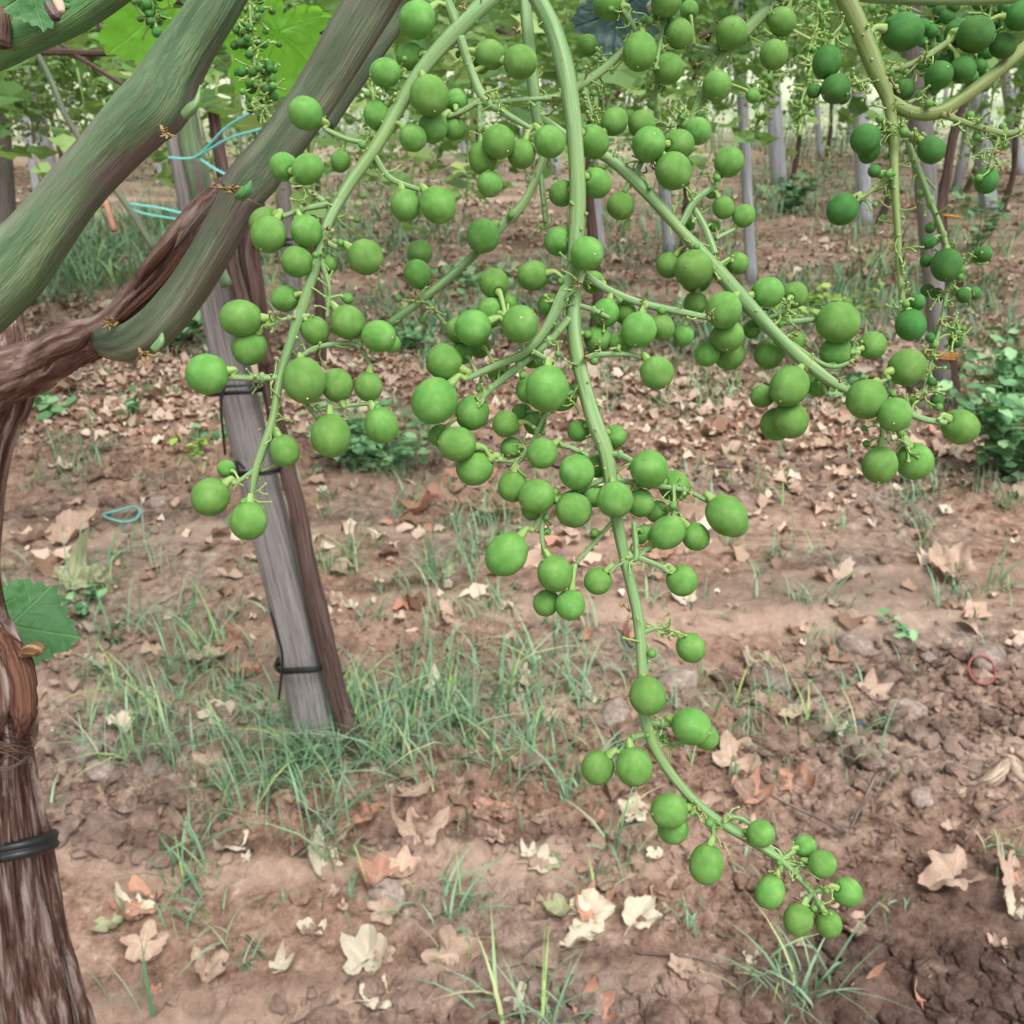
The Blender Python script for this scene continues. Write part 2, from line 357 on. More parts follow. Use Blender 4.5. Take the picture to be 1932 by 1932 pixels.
# ------------------------------------------------------------------ ground (one sheet)
def build_ground():
    ang = np.unique(np.concatenate([np.arange(-40, 40.01, .17), np.arange(-180, -40, 6), np.arange(40, 180, 6)]))
    rr = [.3, .6, .9]; r = 1.05
    while r < 16: rr.append(r); r *= 1.0052
    while r < 900: rr.append(r); r *= 1.08
    rr = np.array(rr); A, Rr = np.meshgrid(np.radians(ang), rr); X = np.sin(A) * Rr; Y = np.cos(A) * Rr
    Z = H(X, Y); V = np.stack([X, Y, Z], -1).reshape(-1, 3); n, m = len(rr), len(ang)
    i = np.arange(n - 1)[:, None]; j = np.arange(m)[None, :]; k = (j + 1) % m
    Fc = np.stack([i * m + j, i * m + k, (i + 1) * m + k, (i + 1) * m + j], -1).reshape(-1, 4)
    V = np.vstack([V, [0, 0, float(H(0, 0))]]); c = len(V) - 1
    Fl = Fc.tolist() + [(c, (jj + 1) % m, jj) for jj in range(m)]
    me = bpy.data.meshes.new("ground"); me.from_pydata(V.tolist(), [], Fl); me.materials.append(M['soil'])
    me.polygons.foreach_set("use_smooth", [True] * len(Fl)); me.update()
    o = bpy.data.objects.new("ground", me); COL.objects.link(o)
    tag(o, "brown earth vineyard floor with tracks and loose soil", "ground", kind="structure")
build_ground()

ICO = None
def ico(sub):
    import bmesh
    bm = bmesh.new(); bmesh.ops.create_icosphere(bm, subdivisions=sub, radius=1)
    V = np.array([v.co[:] for v in bm.verts]); Fc = [[v.index for v in f.verts] for f in bm.faces]; bm.free(); return V, Fc
I1, I2, I3, I4 = ico(1), ico(2), ico(3), ico(4)
def rotm(n):
    q = rng.normal(size=(n, 4)); q /= np.linalg.norm(q, axis=1)[:, None]; a, b, c, d = q.T
    return np.stack([1 - 2 * (c * c + d * d), 2 * (b * c - a * d), 2 * (b * d + a * c), 2 * (b * c + a * d), 1 - 2 * (b * b + d * d), 2 * (c * d - a * b),
                     2 * (b * d - a * c), 2 * (c * d + a * b), 1 - 2 * (b * b + c * c)], -1).reshape(n, 3, 3)
def raw_mesh(name, V, Fc, mat, T=None, smooth=False):
    me = bpy.data.meshes.new(name); me.from_pydata(V.tolist(), [], Fc.tolist() if hasattr(Fc, 'tolist') else Fc); me.materials.append(mat)
    if T is not None:
        at = me.attributes.new("tc", 'FLOAT_VECTOR', 'POINT'); at.data.foreach_set("vector", T.ravel().astype(np.float32))
    me.polygons.foreach_set("use_smooth", [smooth] * len(me.polygons)); me.update()
    o = bpy.data.objects.new(name, me); COL.objects.link(o); return o
def scatter_xy(n, y0, y1, fx=.58):
    """uniform in picture-ish density: distance drawn with weight towards near"""
    y = np.exp(rng.uniform(np.log(y0), np.log(y1), n)); x = rng.uniform(-1, 1, n) * (y * fx + .15); return x, y
def clods():
    n = 42000; x, y = scatter_xy(n, 1.0, 9)
    m = rough_mask(x, y); keep = rng.random(n) < (.05 + .8 * m ** 2); x, y = x[keep], y[keep]; n = len(x)
    s = rng.lognormal(math.log(.0042), .62, n) * (1 + y * .14); s = np.clip(s, .002, .032)
    V0, F0 = I1; V0 = np.array(V0); F0 = np.array(F0); Rm = rotm(n); sc = rng.uniform(.6, 1.3, (n, 1, 3))
    jit = rng.normal(size=(n, len(V0), 3)) * .22
    V = np.einsum('nij,nkj->nki', Rm, (V0[None] + jit) * sc) * s[:, None, None]; V[:, :, 2] *= .7
    V += np.stack([x, y, H(x, y) + s * .2], -1)[:, None, :]
    Fc = (F0[None] + (np.arange(n) * len(V0))[:, None, None]).reshape(-1, 3)
    o = raw_mesh("soil_clods", V.reshape(-1, 3), Fc, M['clod'], smooth=False)
    tag(o, "loose crumbs and clods of brown soil strewn over the ground", "soil", kind="stuff")
clods()
def big_clods():
    X = []; 
    for cx, cy, rx, ry, n in [(1700, 1870, 330, 90, 420), (1000, 1900, 500, 50, 260), (1640, 1330, 330, 120, 420), (130, 1480, 110, 130, 120), (250, 1560, 160, 80, 120), (1300, 1400, 200, 80, 120), (250, 880, 300, 60, 120), (1350, 850, 500, 40, 200), (200, 980, 200, 40, 60)]:
        for _ in range(n):
            a = random.uniform(0, 6.28); q = math.sqrt(random.random()); g = G(cx + rx * q * math.cos(a), cy + ry * q * math.sin(a)); X.append((g[0], g[1]))
    X = np.array(X); n = len(X); V0, F0 = I2; V0 = np.array(V0); F0 = np.array(F0)
    s = np.clip(rng.lognormal(math.log(.0105), .5, n), .004, .034) * (1 + .05 * X[:, 1]); Rm = rotm(n); sc = rng.uniform(.6, 1.25, (n, 1, 3))
    off = rng.normal(size=(n, 1, 3)) * 9; W_ = V0[None] * (1 + .34 * fbm(V0[None] * 1.5 + off, 3, 77))[..., None]
    V = np.einsum('nij,nkj->nki', Rm, W_ * sc) * s[:, None, None]; V[:, :, 2] *= .72
    V += np.stack([X[:, 0], X[:, 1], H(X[:, 0], X[:, 1]) + s * .22], -1)[:, None, :]
    Fc = (F0[None] + (np.arange(n) * len(V0))[:, None, None]).reshape(-1, 3)
    o = raw_mesh("gravel", V.reshape(-1, 3), Fc, M['clod_dark'], smooth=False)
    tag(o, "angular dark lumps of dug earth and gravel in bands on the ground", "gravel", kind="stuff")
def litter_far():
    n = 46000; x, y = scatter_xy(n, 2.2, 24, .62)
    keep = rng.random(n) < np.clip(.42 + .22 * np.clip(y - 4, 0, 1) + .9 * vn(P2(x * .45, y, 1.5), 70), .06, 1) * np.clip((y - 2.9 + .35 * vn(P2(x, y, 1.0), 71)) / .9, .05, 1); x, y = x[keep], y[keep]; n = len(x)
    k = 9; th = np.linspace(0, 2 * np.pi, k, endpoint=False)
    s = rng.lognormal(math.log(.019), .5, n); s = np.clip(s, .006, .055)
    rad = s[:, None] * rng.uniform(.35, 1.2, (n, k)); lz = rng.normal(size=(n, k)) * s[:, None] * .34 + s[:, None] * .25
    ph = rng.uniform(0, 6.28, n)[:, None]
    ring = np.stack([np.cos(th + ph) * rad, np.sin(th + ph) * rad, lz], -1)
    V = np.concatenate([ring, np.zeros((n, 1, 3))], 1); V += np.stack([x, y, H(x, y) + .008], -1)[:, None, :]
    b = (np.arange(n) * (k + 1))[:, None, None]; f = np.array([[j, (j + 1) % k, k] for j in range(k)])
    T = np.zeros((n, k + 1, 3)); T[:, :, 0] = rng.random(n)[:, None]
    o = raw_mesh("leaf_litter", V.reshape(-1, 3), (f[None] + b).reshape(-1, 3), M['litter'], T.reshape(-1, 3), True)
    tag(o, "scattered bits of dry leaf litter covering the vineyard floor", "leaf litter", kind="stuff")
litter_far(); big_clods()

# ------------------------------------------------------------------ grass
def blades(px, py, ln, wd, lean=.6, up=.8):
    n = len(px); k = 5; t = np.linspace(0, 1, k); a = rng.uniform(0, 2 * np.pi, n); dr = np.stack([np.cos(a), np.sin(a), 0 * a], -1)
    sd_ = np.stack([-np.sin(a), np.cos(a), 0 * a], -1); be = rng.uniform(.1, 1.0, n) ** .8 * lean * 1.7
    base = np.stack([px, py, H(px, py) - .003], -1)
    ctr = base[:, None] + dr[:, None] * (ln * be)[:, None, None] * (t ** 1.7)[None, :, None]
    z = (t[None] * up - .45 * (t[None] ** 2.4) * be[:, None]) * ln[:, None]; ctr[:, :, 2] += z
    ww = wd[:, None] * (1 - .95 * t[None] ** 1.5)
    tw = sd_[:, None] * ww[:, :, None]
    V = np.concatenate([ctr - tw, ctr + tw], 1)
    q = np.array([[j, j + 1, k + j + 1, k + j] for j in range(k - 1)])
    Fc = (q[None] + (np.arange(n) * 2 * k)[:, None, None]).reshape(-1, 4)
    T = np.zeros((n, 2 * k, 3)); T[:, :, 0] = np.clip(rng.beta(2, 2.4, n), 0, 1)[:, None]
    return V.reshape(-1, 3), Fc, T.reshape(-1, 3)
PATCH = [ # cx, cy, rx, ry, tufts, height
 (430, 1400, 260, 90, 70, .13), (620, 1440, 180, 90, 60, .15), (760, 1380, 190, 90, 50, .13), (960, 1340, 210, 70, 52, .13), (560, 1560, 160, 60, 20, .13),
 (900, 1200, 250, 70, 36, .10), (1040, 1450, 160, 60, 22, .12), (300, 1300, 170, 50, 28, .12), (250, 1130, 130, 90, 22, .16), (380, 1190, 60, 80, 10, .15),
 (760, 1080, 160, 60, 22, .14), (930, 1010, 60, 50, 10, .15), (1400, 1350, 220, 60, 22, .10), (1650, 1420, 160, 50, 8, .12), (1160, 1620, 60, 40, 4, .10),
 (850, 1710, 40, 20, 4, .08), (330, 1640, 60, 40, 6, .1), (1450, 1880, 110, 25, 6, .12), (1040, 1915, 110, 20, 5, .12), (270, 1900, 8, 8, 1, .13),
 (250, 470, 230, 60, 240, .22), (120, 540, 120, 40, 60, .2), (700, 420, 150, 90, 130, .18), (700, 250, 300, 40, 140, .3), (1480, 360, 120, 60, 60, .2),
 (1480, 620, 200, 70, 70, .13), (1750, 440, 180, 90, 80, .16), (1850, 680, 120, 60, 50, .14), (1600, 250, 360, 60, 200, .3), (1250, 740, 260, 50, 60, .12), (800, 620, 160, 80, 60, .14),
 (1650, 1090, 260, 80, 16, .12), (960, 1150, 1000, 240, 90, .07), (960, 1600, 950, 300, 34, .06), (960, 800, 1000, 200, 240, .09), (960, 520, 1000, 140, 260, .09), (960, 360, 1000, 70, 170, .12), (1200, 620, 300, 60, 60, .12), (1700, 560, 240, 60, 80, .14), (760, 860, 120, 50, 30, .2), (560, 480, 80, 60, 40, .16), (1250, 440, 160, 70, 60, .16), (120, 880, 160, 60, 14, .1), (1800, 960, 120, 40, 16, .12)]
def grass():
    X, Y, L, W = [], [], [], []
    for cx, cy, rx, ry, nt_, h in PATCH:
        for _ in range(int(nt_ * (.72 if 1100 < cy < 1600 and rx < 600 else 1))):
            a = random.uniform(0, 6.28); q = math.sqrt(random.random()); px = cx + rx * q * math.cos(a); py = max(110, cy + ry * q * math.sin(a))
            g = G(px, py)
            if g[1] > 60: continue
            nb = random.randint(5, 12)
            for _ in range(nb):
                sp = .022 if g[1] < 5 else .12
                X.append(g[0] + random.gauss(0, sp)); Y.append(g[1] + random.gauss(0, sp)); L.append(h * random.uniform(.4, 1.9)); W.append(random.choice([random.uniform(.0010, .0024), random.uniform(.0010, .0024), random.uniform(.0026, .0044)]) * (1 if g[1] < 5 else 2.8))
    V, Fc, T = blades(np.array(X), np.array(Y), np.array(L), np.array(W))
    o = raw_mesh("grass", V, Fc, M['grass'], T, True); tag(o, "thin blue green grass growing in patches on the soil", "grass", kind="stuff")
grass()

# ------------------------------------------------------------------ leaves
def lobed_outline(n, lobes=5, depth=.38, serr=.05, nserr=36, seed=0, sharp=1.0):
    th = np.linspace(0, 2 * np.pi, n, endpoint=False); rs = np.random.default_rng(seed)
    cent = np.array([0, 62, 128, -62, -128]) * np.pi / 180; size = np.array([1, .92, .72, .92, .72]) * rs.uniform(.86, 1.1, 5)
    r = np.full(n, .42)
    for c, s in zip(cent, size):
        d = np.abs((th - c + np.pi) % (2 * np.pi) - np.pi); r = np.maximum(r, s * (1 - depth * (d / .56) ** (1.25 * sharp)) * (d < 1.0))
    d = np.abs((th - np.pi + np.pi) % (2 * np.pi) - np.pi); r = r * (1 - .55 * np.exp(-(d / .22) ** 2))
    r = r * (1 + serr * (np.abs(((th * nserr / (2 * np.pi)) % 1) - .5) * 4 - 1)) * (1 + .012 * rs.normal(size=n)) * (1 + .05 * np.sin(th * 7 + seed))
    return th, r
def leaf_mesh(size, seed=0, rings=7, n=72, curl=0, crumple=0, cup=0, serr=.05, depth=.38, fold=0, sharp=1.0, vw=.035, ns=36):
    th, r = lobed_outline(n, depth=depth, serr=serr, seed=seed, sharp=sharp, nserr=ns); V = [[0, 0, 0]]; T = [[0, 0, 1]]
    cent = np.array([0, 62, 128, -62, -128]) * np.pi / 180
    for k in range(1, rings + 1):
        t = k / rings; rr = (r if k == rings else .5 * r + .5 * (r * .9 + .1 * r.mean())) * t
        x, y = np.cos(th) * rr, np.sin(th) * rr
        dmin = np.min([np.abs((th - c + np.pi) % (2 * np.pi) - np.pi) for c in cent], axis=0) * rr
        vein = np.exp(-(dmin / vw) ** 2)
        side = np.exp(-(np.abs(((rr - dmin * .9) * 4.5 + .6 * vn(np.stack([x * 3, y * 3, x * 0], -1), seed)) % 1 - .5) / (vw * 1.6)) ** 2) * .5 * (dmin > .03)
        V.extend(np.stack([x, y, np.zeros(n)], -1)); T.extend(np.stack([x, y, np.clip(vein + side, 0, 1)], -1))
    V = np.array(V); T = np.array(T); q = V * 1.0; rad = np.hypot(V[:, 0], V[:, 1])
    z = cup * rad ** 2 + curl * np.maximum(rad - .45, 0) ** 1.6 * (1 + .9 * vn(V * 2.2 + seed * 7.1, seed)) + crumple * fbm(V * 2.7 + seed * 3.3, 3, seed) + .03 * T[:, 2] * -1
    if fold: z = z + fold * np.abs(V[:, 1])
    V[:, 2] = z
    if curl: V[:, :2] *= (1 - .35 * curl * np.clip(rad - .4, 0, 1)[:, None])
    Fc = [(0, 1 + j, 1 + (j + 1) % n) for j in range(n)]
    for k in range(rings - 1):
        a, b = 1 + k * n, 1 + (k + 1) * n
        Fc += [(a + j, b + j, b + (j + 1) % n, a + (j + 1) % n) for j in range(n)]
    return V * size, Fc, T
# dry leaves: shared meshes
DRY = []
for k in range(12):
    mb = MB(); V, Fc, T = leaf_mesh(1.0, seed=k + 1, rings=6, n=60, curl=random.uniform(.2, 1.3), crumple=random.uniform(.16, .36), cup=random.uniform(.05, .35), serr=.035,
                                    depth=random.uniform(.22, .55), fold=random.choice([0, .2, .5, .8]), sharp=random.uniform(.8, 1.2))
    V[:, 2] -= np.percentile(V[:, 2], 12); mb.add(V, Fc, T)
    if k % 2 == 0:
        mb.add(*tube([[-.3, 0, .05], [-.6, .05, .12], [-1.0, .02, .05]], [.025, .02, .02], 5, 3))
    DRY.append(mb.mesh("dry_leaf", [M['dry_tan']]))
def dry_leaf(px, py, wU, col, label, tilt=0.0, k=None, rot=None, group="dry vine leaves fallen on the soil"):
    g = G(px, py); d = np.linalg.norm(g - C0); s = wU / F * d * .6
    o = bpy.data.objects.new("fallen_leaf", DRY[random.randrange(12) if k is None else k]); COL.objects.link(o)
    o.location = (g[0], g[1], g[2] + s * .03); o.scale = (s, s * random.uniform(.75, 1.05), s * random.uniform(.5, .95))
    o.rotation_euler = (tilt + random.gauss(0, .16), random.gauss(0, .16), random.uniform(0, 6.28) if rot is None else rot)
    o.material_slots[0].link = 'OBJECT'; o.material_slots[0].material = M['dry_' + col]
    return tag(o, label, "dry leaf", group)
LV = [(612, 1632, 118, 'cream', "large pale cream leaf with spread lobes on bare soil, brightest in the lower left", .35, 3, 2.2),
 (440, 1600, 96, 'cream', "curled cream leaf on soil just left of the big pale spread leaf", .3),
 (390, 1455, 100, 'tan', "upright pinkish tan leaf standing in the grass left of the post foot", 1.0),
 (790, 1590, 130, 'tan', "pink tan crumpled leaf pair beside the pale spread leaf and grass edge", .4),
 (755, 1643, 85, 'tan', "small pinkish leaf below the pink tan crumpled leaf", .1),
 (700, 1540, 80, 'rust', "rusty brown leaf at the grass edge above the pale spread leaf", .3),
 (690, 1815, 122, 'cream', "olive cream leaf lying flat near the bottom, left of the curled twin", .1),
 (845, 1805, 120, 'tan', "curled tan leaf on the furrow edge near the bottom middle", .5),
 (275, 1715, 100, 'rust', "pinkish curled leaf in a small heap near the thick trunk", .3),
 (215, 1735, 95, 'green', "olive green dry leaf under the pinkish curled leaf near trunk", .2),
 (270, 1783, 100, 'tan', "flat ragged tan leaf below the small leaf heap", .05),
 (155, 1590, 60, 'tan', "narrow folded tan leaf close to the black tied trunk", .7),
 (1385, 1440, 112, 'tan', "broken star shaped tan leaf right of the hanging cluster tail", .2, 5),
 (1410, 1505, 100, 'rust', "bright rust orange leaf under the star shaped tan leaf", .1),
 (1497, 1482, 92, 'rust', "orange tan leaf with curled edge on dark soil right of the cluster", .3),
 (1120, 1548, 62, 'rust', "small orange leaf left of the lower cluster berries", .1),
 (1030, 1545, 58, 'tan', "small folded beige leaf left of the small orange leaf", .5),
 (1013, 1632, 66, 'cream', "small cream leaf flat on soil in the bottom middle", .1),
 (1110, 1725, 100, 'rust', "salmon pink leaf flat on soil above the long beige leaf", .05),
 (1060, 1715, 80, 'green', "pale olive leaf touching the salmon pink leaf", .1),
 (1110, 1775, 100, 'cream', "long beige leaf edge lying on the track", .2),
 (1260, 1700, 100, 'tan', "ragged tan leaf left of the cluster tip on the track", .05),
 (1290, 1832, 70, 'tan', "small tan leaf on the clods at bottom, left of grass tuft", .3),
 (1505, 1795, 60, 'cream', "small cream leaf directly below the cluster tip", .4),
 (1640, 1310, 80, 'tan', "tan leaf resting on pebbles right of the long cluster", .3),
 (1560, 1228, 66, 'rust', "orange curled leaf beside the dark rounded stone", .4),
 (1420, 1252, 90, 'tan', "pink and cream crumpled leaf beside the pale rounded stone", .4),
 (1360, 1355, 56, 'rust', "small rust leaf behind the lower berries in the grass", .2),
 (1800, 1085, 90, 'tan', "flat tan leaf on smooth soil at the right", .05),
 (1800, 1660, 120, 'tan', "crumpled tan leaf on the track at lower right", .15),
 (1915, 1665, 110, 'tan', "large tan leaf at the right edge on the track", .1),
 (1915, 1720, 70, 'cream', "pale curled leaf at right edge below the large tan leaf", .3),
 (1250, 1050, 80, 'rust', "pink leaf on soil just behind the middle berries", .1),
 (440, 1205, 90, 'rust', "orange tan leaf heap left of the leaning post", .4),
 (400, 1240, 110, 'tan', "flat pale pinkish leaf left of the leaning post tie", .1),
 (870, 1430, 90, 'tan', "beige leaf half hidden in grass right of post foot", .5),
 (880, 1420, 60, 'cream', "narrow cream leaf in the grass right of post foot", .6),
 (980, 1290, 90, 'tan', "tan leaf among thin grass in the middle", .3),
 (500, 1350, 70, 'cream', "pale leaf bit in grass touching the post foot left side", .3),
 (405, 1358, 80, 'cream', "white cream leaf in the grass left of the post foot", .3),
 (1110, 1320, 70, 'cream', "pale ragged leaf behind the hanging stem in grass", .3),
 (880, 905, 120, 'rust', "red brown leaf pile edge behind the middle berries", .4), (840, 930, 110, 'rust', "red brown leaf under the green weed clump", .3),
 (930, 960, 110, 'rust', "red brown leaf on soil right of the green weed clump", .3), (800, 950, 90, 'rust', "dull red leaf in front of the green weed clump", .2),
 (1510, 820, 60, 'rust', "bright salmon leaf below the right branch berries", .5), (1370, 815, 70, 'rust', "pale salmon leaf on the mid furrow", .4), (1620, 810, 60, 'rust', "red leaf bit behind the right branch end", .5),
 (60, 1020, 90, 'tan', "tan leaf near the left edge behind the broad green leaf", .3), (130, 1010, 100, 'tan', "tan curled leaf on dark soil at the left", .4),
 (140, 1100, 110, 'green', "grey olive leaf right of the broad green leaf", .5), (190, 1190, 80, 'cream', "pale leaf right of the broad green leaf low edge", .2),
 (200, 1500, 80, 'tan', "brown tan leaf in the left clods", .3), (600, 1170, 40, 'rust', "tiny rust leaf near the post", .2)]
for e in LV:
    dry_leaf(*e[:5], e[5], e[6] if len(e) > 6 else None, e[7] if len(e) > 7 else None)
cn = {'cream': 'pale cream', 'tan': 'tan', 'rust': 'rusty pink', 'green': 'olive'}
LM = [(600, 1380, "the leaning post foot"), (1216, 1310, "the hanging central stem"), (1560, 1700, "the central cluster tip"), (1845, 1295, "the red ring"), (1450, 1290, "the pale rounded stone"), (612, 1640, "the big pale spread leaf"),
      (60, 1600, "the tied foreground trunk"), (60, 1180, "the broad green leaf"), (690, 870, "the dark weed clump"), (1900, 900, "the bushy right edge weed"), (1782, 742, "the nearest right post"), (1240, 700, "the lone berry by the central stem"), (956, 1045, "the middle berries"), (1450, 830, "the right branch berries"),
      (270, 720, "the bark covered vine arm"), (1500, 1860, "the bottom grass tuft"), (480, 930, "the leftmost cluster tip"), (1000, 1870, "the bottom edge clods"), (300, 1300, "the left grass patch"), (960, 1330, "the middle grass patch")]
used = {}
for i in range(300 - len(LV)):
    px = random.uniform(-20, 1950); py = 560 + 1370 * random.random() ** 1.5
    g = G(px, py); c = random.choices(['cream', 'tan', 'rust', 'green'], [5, 8, 1.4, 1])[0]
    sz = random.uniform(.022, .105); wU = sz / np.linalg.norm(g - C0) * F
    for lx, ly, ln in sorted(LM, key=lambda q: (q[0] - px) ** 2 + (q[1] - py) ** 2):
      dx, dy = px - lx, py - ly
      dr_ = ("left of" if dx < 0 else "right of") if abs(dx) > abs(dy) else ("beyond" if dy < 0 else "in front of")
      far_ = "close" if dx * dx + dy * dy < 120 ** 2 else "well"
      lb = "%s %s dry leaf %s %s %s" % ("small" if sz < .05 else ("medium" if sz < .08 else "large"), cn[c], far_, dr_, ln)
      if lb not in used: used[lb] = 1; break
    dry_leaf(px, py, wU, c, lb, random.uniform(0, .6))

# ------------------------------------------------------------------ stones, twigs, bits
def stone(px, py, wU, label, flat=.6):
    g = G(px, py); s = wU / F * np.linalg.norm(g - C0) * (.42 if 'clod' not in label else .27)
    V = I3[0] * (1 + (.22 if 'clod' not in label else .42) * fbm(I3[0] * 1.2 + px, 3, 3))[:, None]; mb = MB(); mb.add(V, I3[1])
    o = mb.build("stone" if "clod" not in label else "soil_clod", M['stone' if "clod" not in label else "clod"]); o.scale = (s, s * .8, s * flat); o.location = (g[0], g[1], g[2] + s * flat * .2)
    o.rotation_euler = (random.gauss(0, .1), random.gauss(0, .1), random.uniform(0, 3)); tag(o, label, "stone", "stones on the soil")
for s in [(1450, 1292, 88, "pale rounded stone right of the hanging cluster"), (1615, 1222, 72, "dark purplish rounded stone above the pebble line"), (1715, 1335, 84, "long brown stone right of the tan leaf"),
          (1585, 1325, 45, "small grey stone between leaf and pale stone"), (1532, 1318, 42, "small pinkish pebble beside the pale rounded stone"), (1740, 1500, 52, "flat round brown stone near the folded leaf"),
          (1835, 1450, 44, "oval pale stone at the lower right"), (1860, 1245, 84, "dark flat stone above the red ring"), (1160, 1352, 80, "brown round stone behind the hanging stem"),
          (725, 1450, 70, "half buried pinkish stone in the grass by post foot"), (1280, 1292, 90, "speckled broad stone just right of hanging stem"), (1750, 1255, 40, "grey pebble above the long brown stone"),
          (660, 1480, 50, "pinkish stone in grass below the post"), (730, 1690, 84, "low earth coloured stone on the track"), (160, 1420, 80, "brown stone beside the thick trunk"),
          (200, 1480, 70, "earth brown stone right of the tied trunk"), (190, 1450, 60, "rounded earth stone above another by the trunk"), (620, 1560, 40, "small pebble by the grass edge"),
          (300, 950, 50, "pinkish pebble at the left furrow"), (285, 1455, 60, "brown stone in left grass"), (860, 1870, 110, "big brown clod at the bottom middle"), (1330, 1890, 120, "grey brown clod right of the bottom grass tuft"),
          (1650, 1880, 150, "broad grey brown clod at the bottom right"), (1120, 1900, 100, "brown clod left of the bottom grass tuft"), (1760, 1830, 90, "dark crumbly clod at lower right")]:
    stone(*s)
def ground_tube(name, pts, rU, mat, label, cat, lift=.004, mb=None):
    X = []; rr = []
    for p in pts:
        g = G(p[0], p[1]); g[2] += lift + (p[2] if len(p) > 2 else 0); X.append(g); rr.append(rU / F * np.linalg.norm(g - C0))
    m = MB(); m.add(*tube(X, [q_ * random.uniform(.65, 1.2) for q_ in rr], 10, 5, .25, 2, 60, seed=len(pts))); o = m.build(name, mat, None, tuple(X[0])); return tag(o, label, cat)
for pts, r, lab in [([(465, 1770), (500, 1810)], 3, "short pale twig lying on smooth track soil"), ([(960, 1830), (1060, 1795), (1130, 1785)], 2, "long thin twig right of the curled tan leaf"),
                    ([(1600, 1590, .05), (1640, 1520, .08)], 2.5, "pinkish twig sticking up behind the cluster tip"), ([(1100, 1720), (1180, 1500, .02)], 1.5, "thin straw leaning across the soil left of the cluster"),
                    ([(1940, 1500), (1860, 1540), (1820, 1590)], 4, "curved twig at the right edge"), ([(1400, 1480), (1600, 1600)], 2, "reddish twig on dark soil behind the cluster"),
                    ([(560, 1520), (620, 1545)], 5, "stubby brown twig below the post grass"), ([(330, 645), (390, 690)], 4, "dark stick on the soil left of the post"), ([(640, 1890), (560, 1932), (500, 1950)], 3, "bent root twig in the bottom soil"),
                    ([(700, 1810), (650, 1860)], 3, "brown twig near the flat olive cream leaf"), ([(1200, 1800), (1320, 1812), (1400, 1850)], 2, "pale straw lying under the cluster tip")]:
    ground_tube("twig", pts, r, M['bark_grey'], lab, "twig")
ground_tube("wood_piece", [(1808, 1502, .0), (1840, 1488, .004), (1872, 1478, .01), (1900, 1456, .02), (1925, 1474, .01), (1960, 1466, .0), (1990, 1478, .0)], 12, M['deadwood'], "pale beige stick of dead wood at the right edge", "stick")
# red ring
g = G(1845, 1295); m = MB(); a = np.linspace(0, 2 * np.pi, 25)[:-1]
ring = [[g[0] + .034 * math.cos(t), g[1] + .034 * math.sin(t) * .8 + 0, g[2] + .034 + .026 * math.sin(t)] for t in a]; ring.append(ring[0])
m.add(*tube(ring, [.0022] * len(ring), 6, 2)); tag(m.build("rubber_ring", M['red'], None, tuple(g)), "thin red plastic ring lying on dark soil at the right", "ring")
g = G(1610, 1365); m = MB(); V = I2[0] * np.array([.032, .016, .01]); m.add(V + g + np.array([0, 0, .01]), I2[1]); tag(m.build("plastic_scrap", M['blue'], None, tuple(g)), "dark blue plastic scrap in the grass near the pebbles", "scrap")
g = G(232, 980); m = MB(); ring = [[g[0] + .06 * math.cos(t), g[1] + .05 * math.sin(t), g[2] + .02 + .008 * math.sin(2 * t)] for t in a]; ring.append(ring[0])
m.add(*tube(ring, [.004] * len(ring), 6, 2)); tag(m.build("plastic_loop", M['turq'], None, tuple(g)), "pale turquoise plastic loop on soil at the left", "plastic loop")

# ------------------------------------------------------------------ weeds
def weed(px, py, rad, h, n, mat, label, lsz=.03):
    g = G(px, py); e = empty("weed_plant", tuple(g), label, "weed", "leafy weeds on the vineyard floor"); st = MB(); lf = MB()
    ns = max(3, n // 12)
    for i in range(ns):
        a = random.uniform(0, 6.28); q = rad * random.uniform(.2, 1); tip = g + np.array([math.cos(a) * q, math.sin(a) * q * .7, h * random.uniform(.5, 1)])
        mid = (g + tip) / 2 + np.array([0, 0, .1 * h]); st.add(*tube([g, mid, tip], [.003, .002, .001], 5, 4))
        for k in range(n // ns):
            t = random.uniform(.15, 1); c = g * (1 - t) ** 2 + mid * 2 * t * (1 - t) + tip * t * t + rng.normal(size=3) * lsz * .8
            c[2] = max(c[2], g[2] + .01); s = lsz * random.uniform(.6, 1.3); b = random.uniform(0, 6.28)
            V = np.array([[-1, 0, 0], [-.4, .55, .12], [.4, .5, .12], [1, 0, -.05], [.4, -.5, .12], [-.4, -.55, .12], [0, 0, -.05]]) * s
            ca, sa = math.cos(b), math.sin(b); tl = random.uniform(-.7, .7); ct, s_t = math.cos(tl), math.sin(tl)
            V = V @ np.array([[ca, sa, 0], [-sa, ca, 0], [0, 0, 1]]) @ np.array([[1, 0, 0], [0, ct, s_t], [0, -s_t, ct]])
            cc = random.random(); lf.add(V + c, [(0, 1, 6), (1, 2, 6), (2, 3, 6), (3, 4, 6), (4, 5, 6), (5, 0, 6)], np.tile([cc, 0, 0], (7, 1)))
    st.build("stem", mat, e); lf.build("leaves", mat, e)
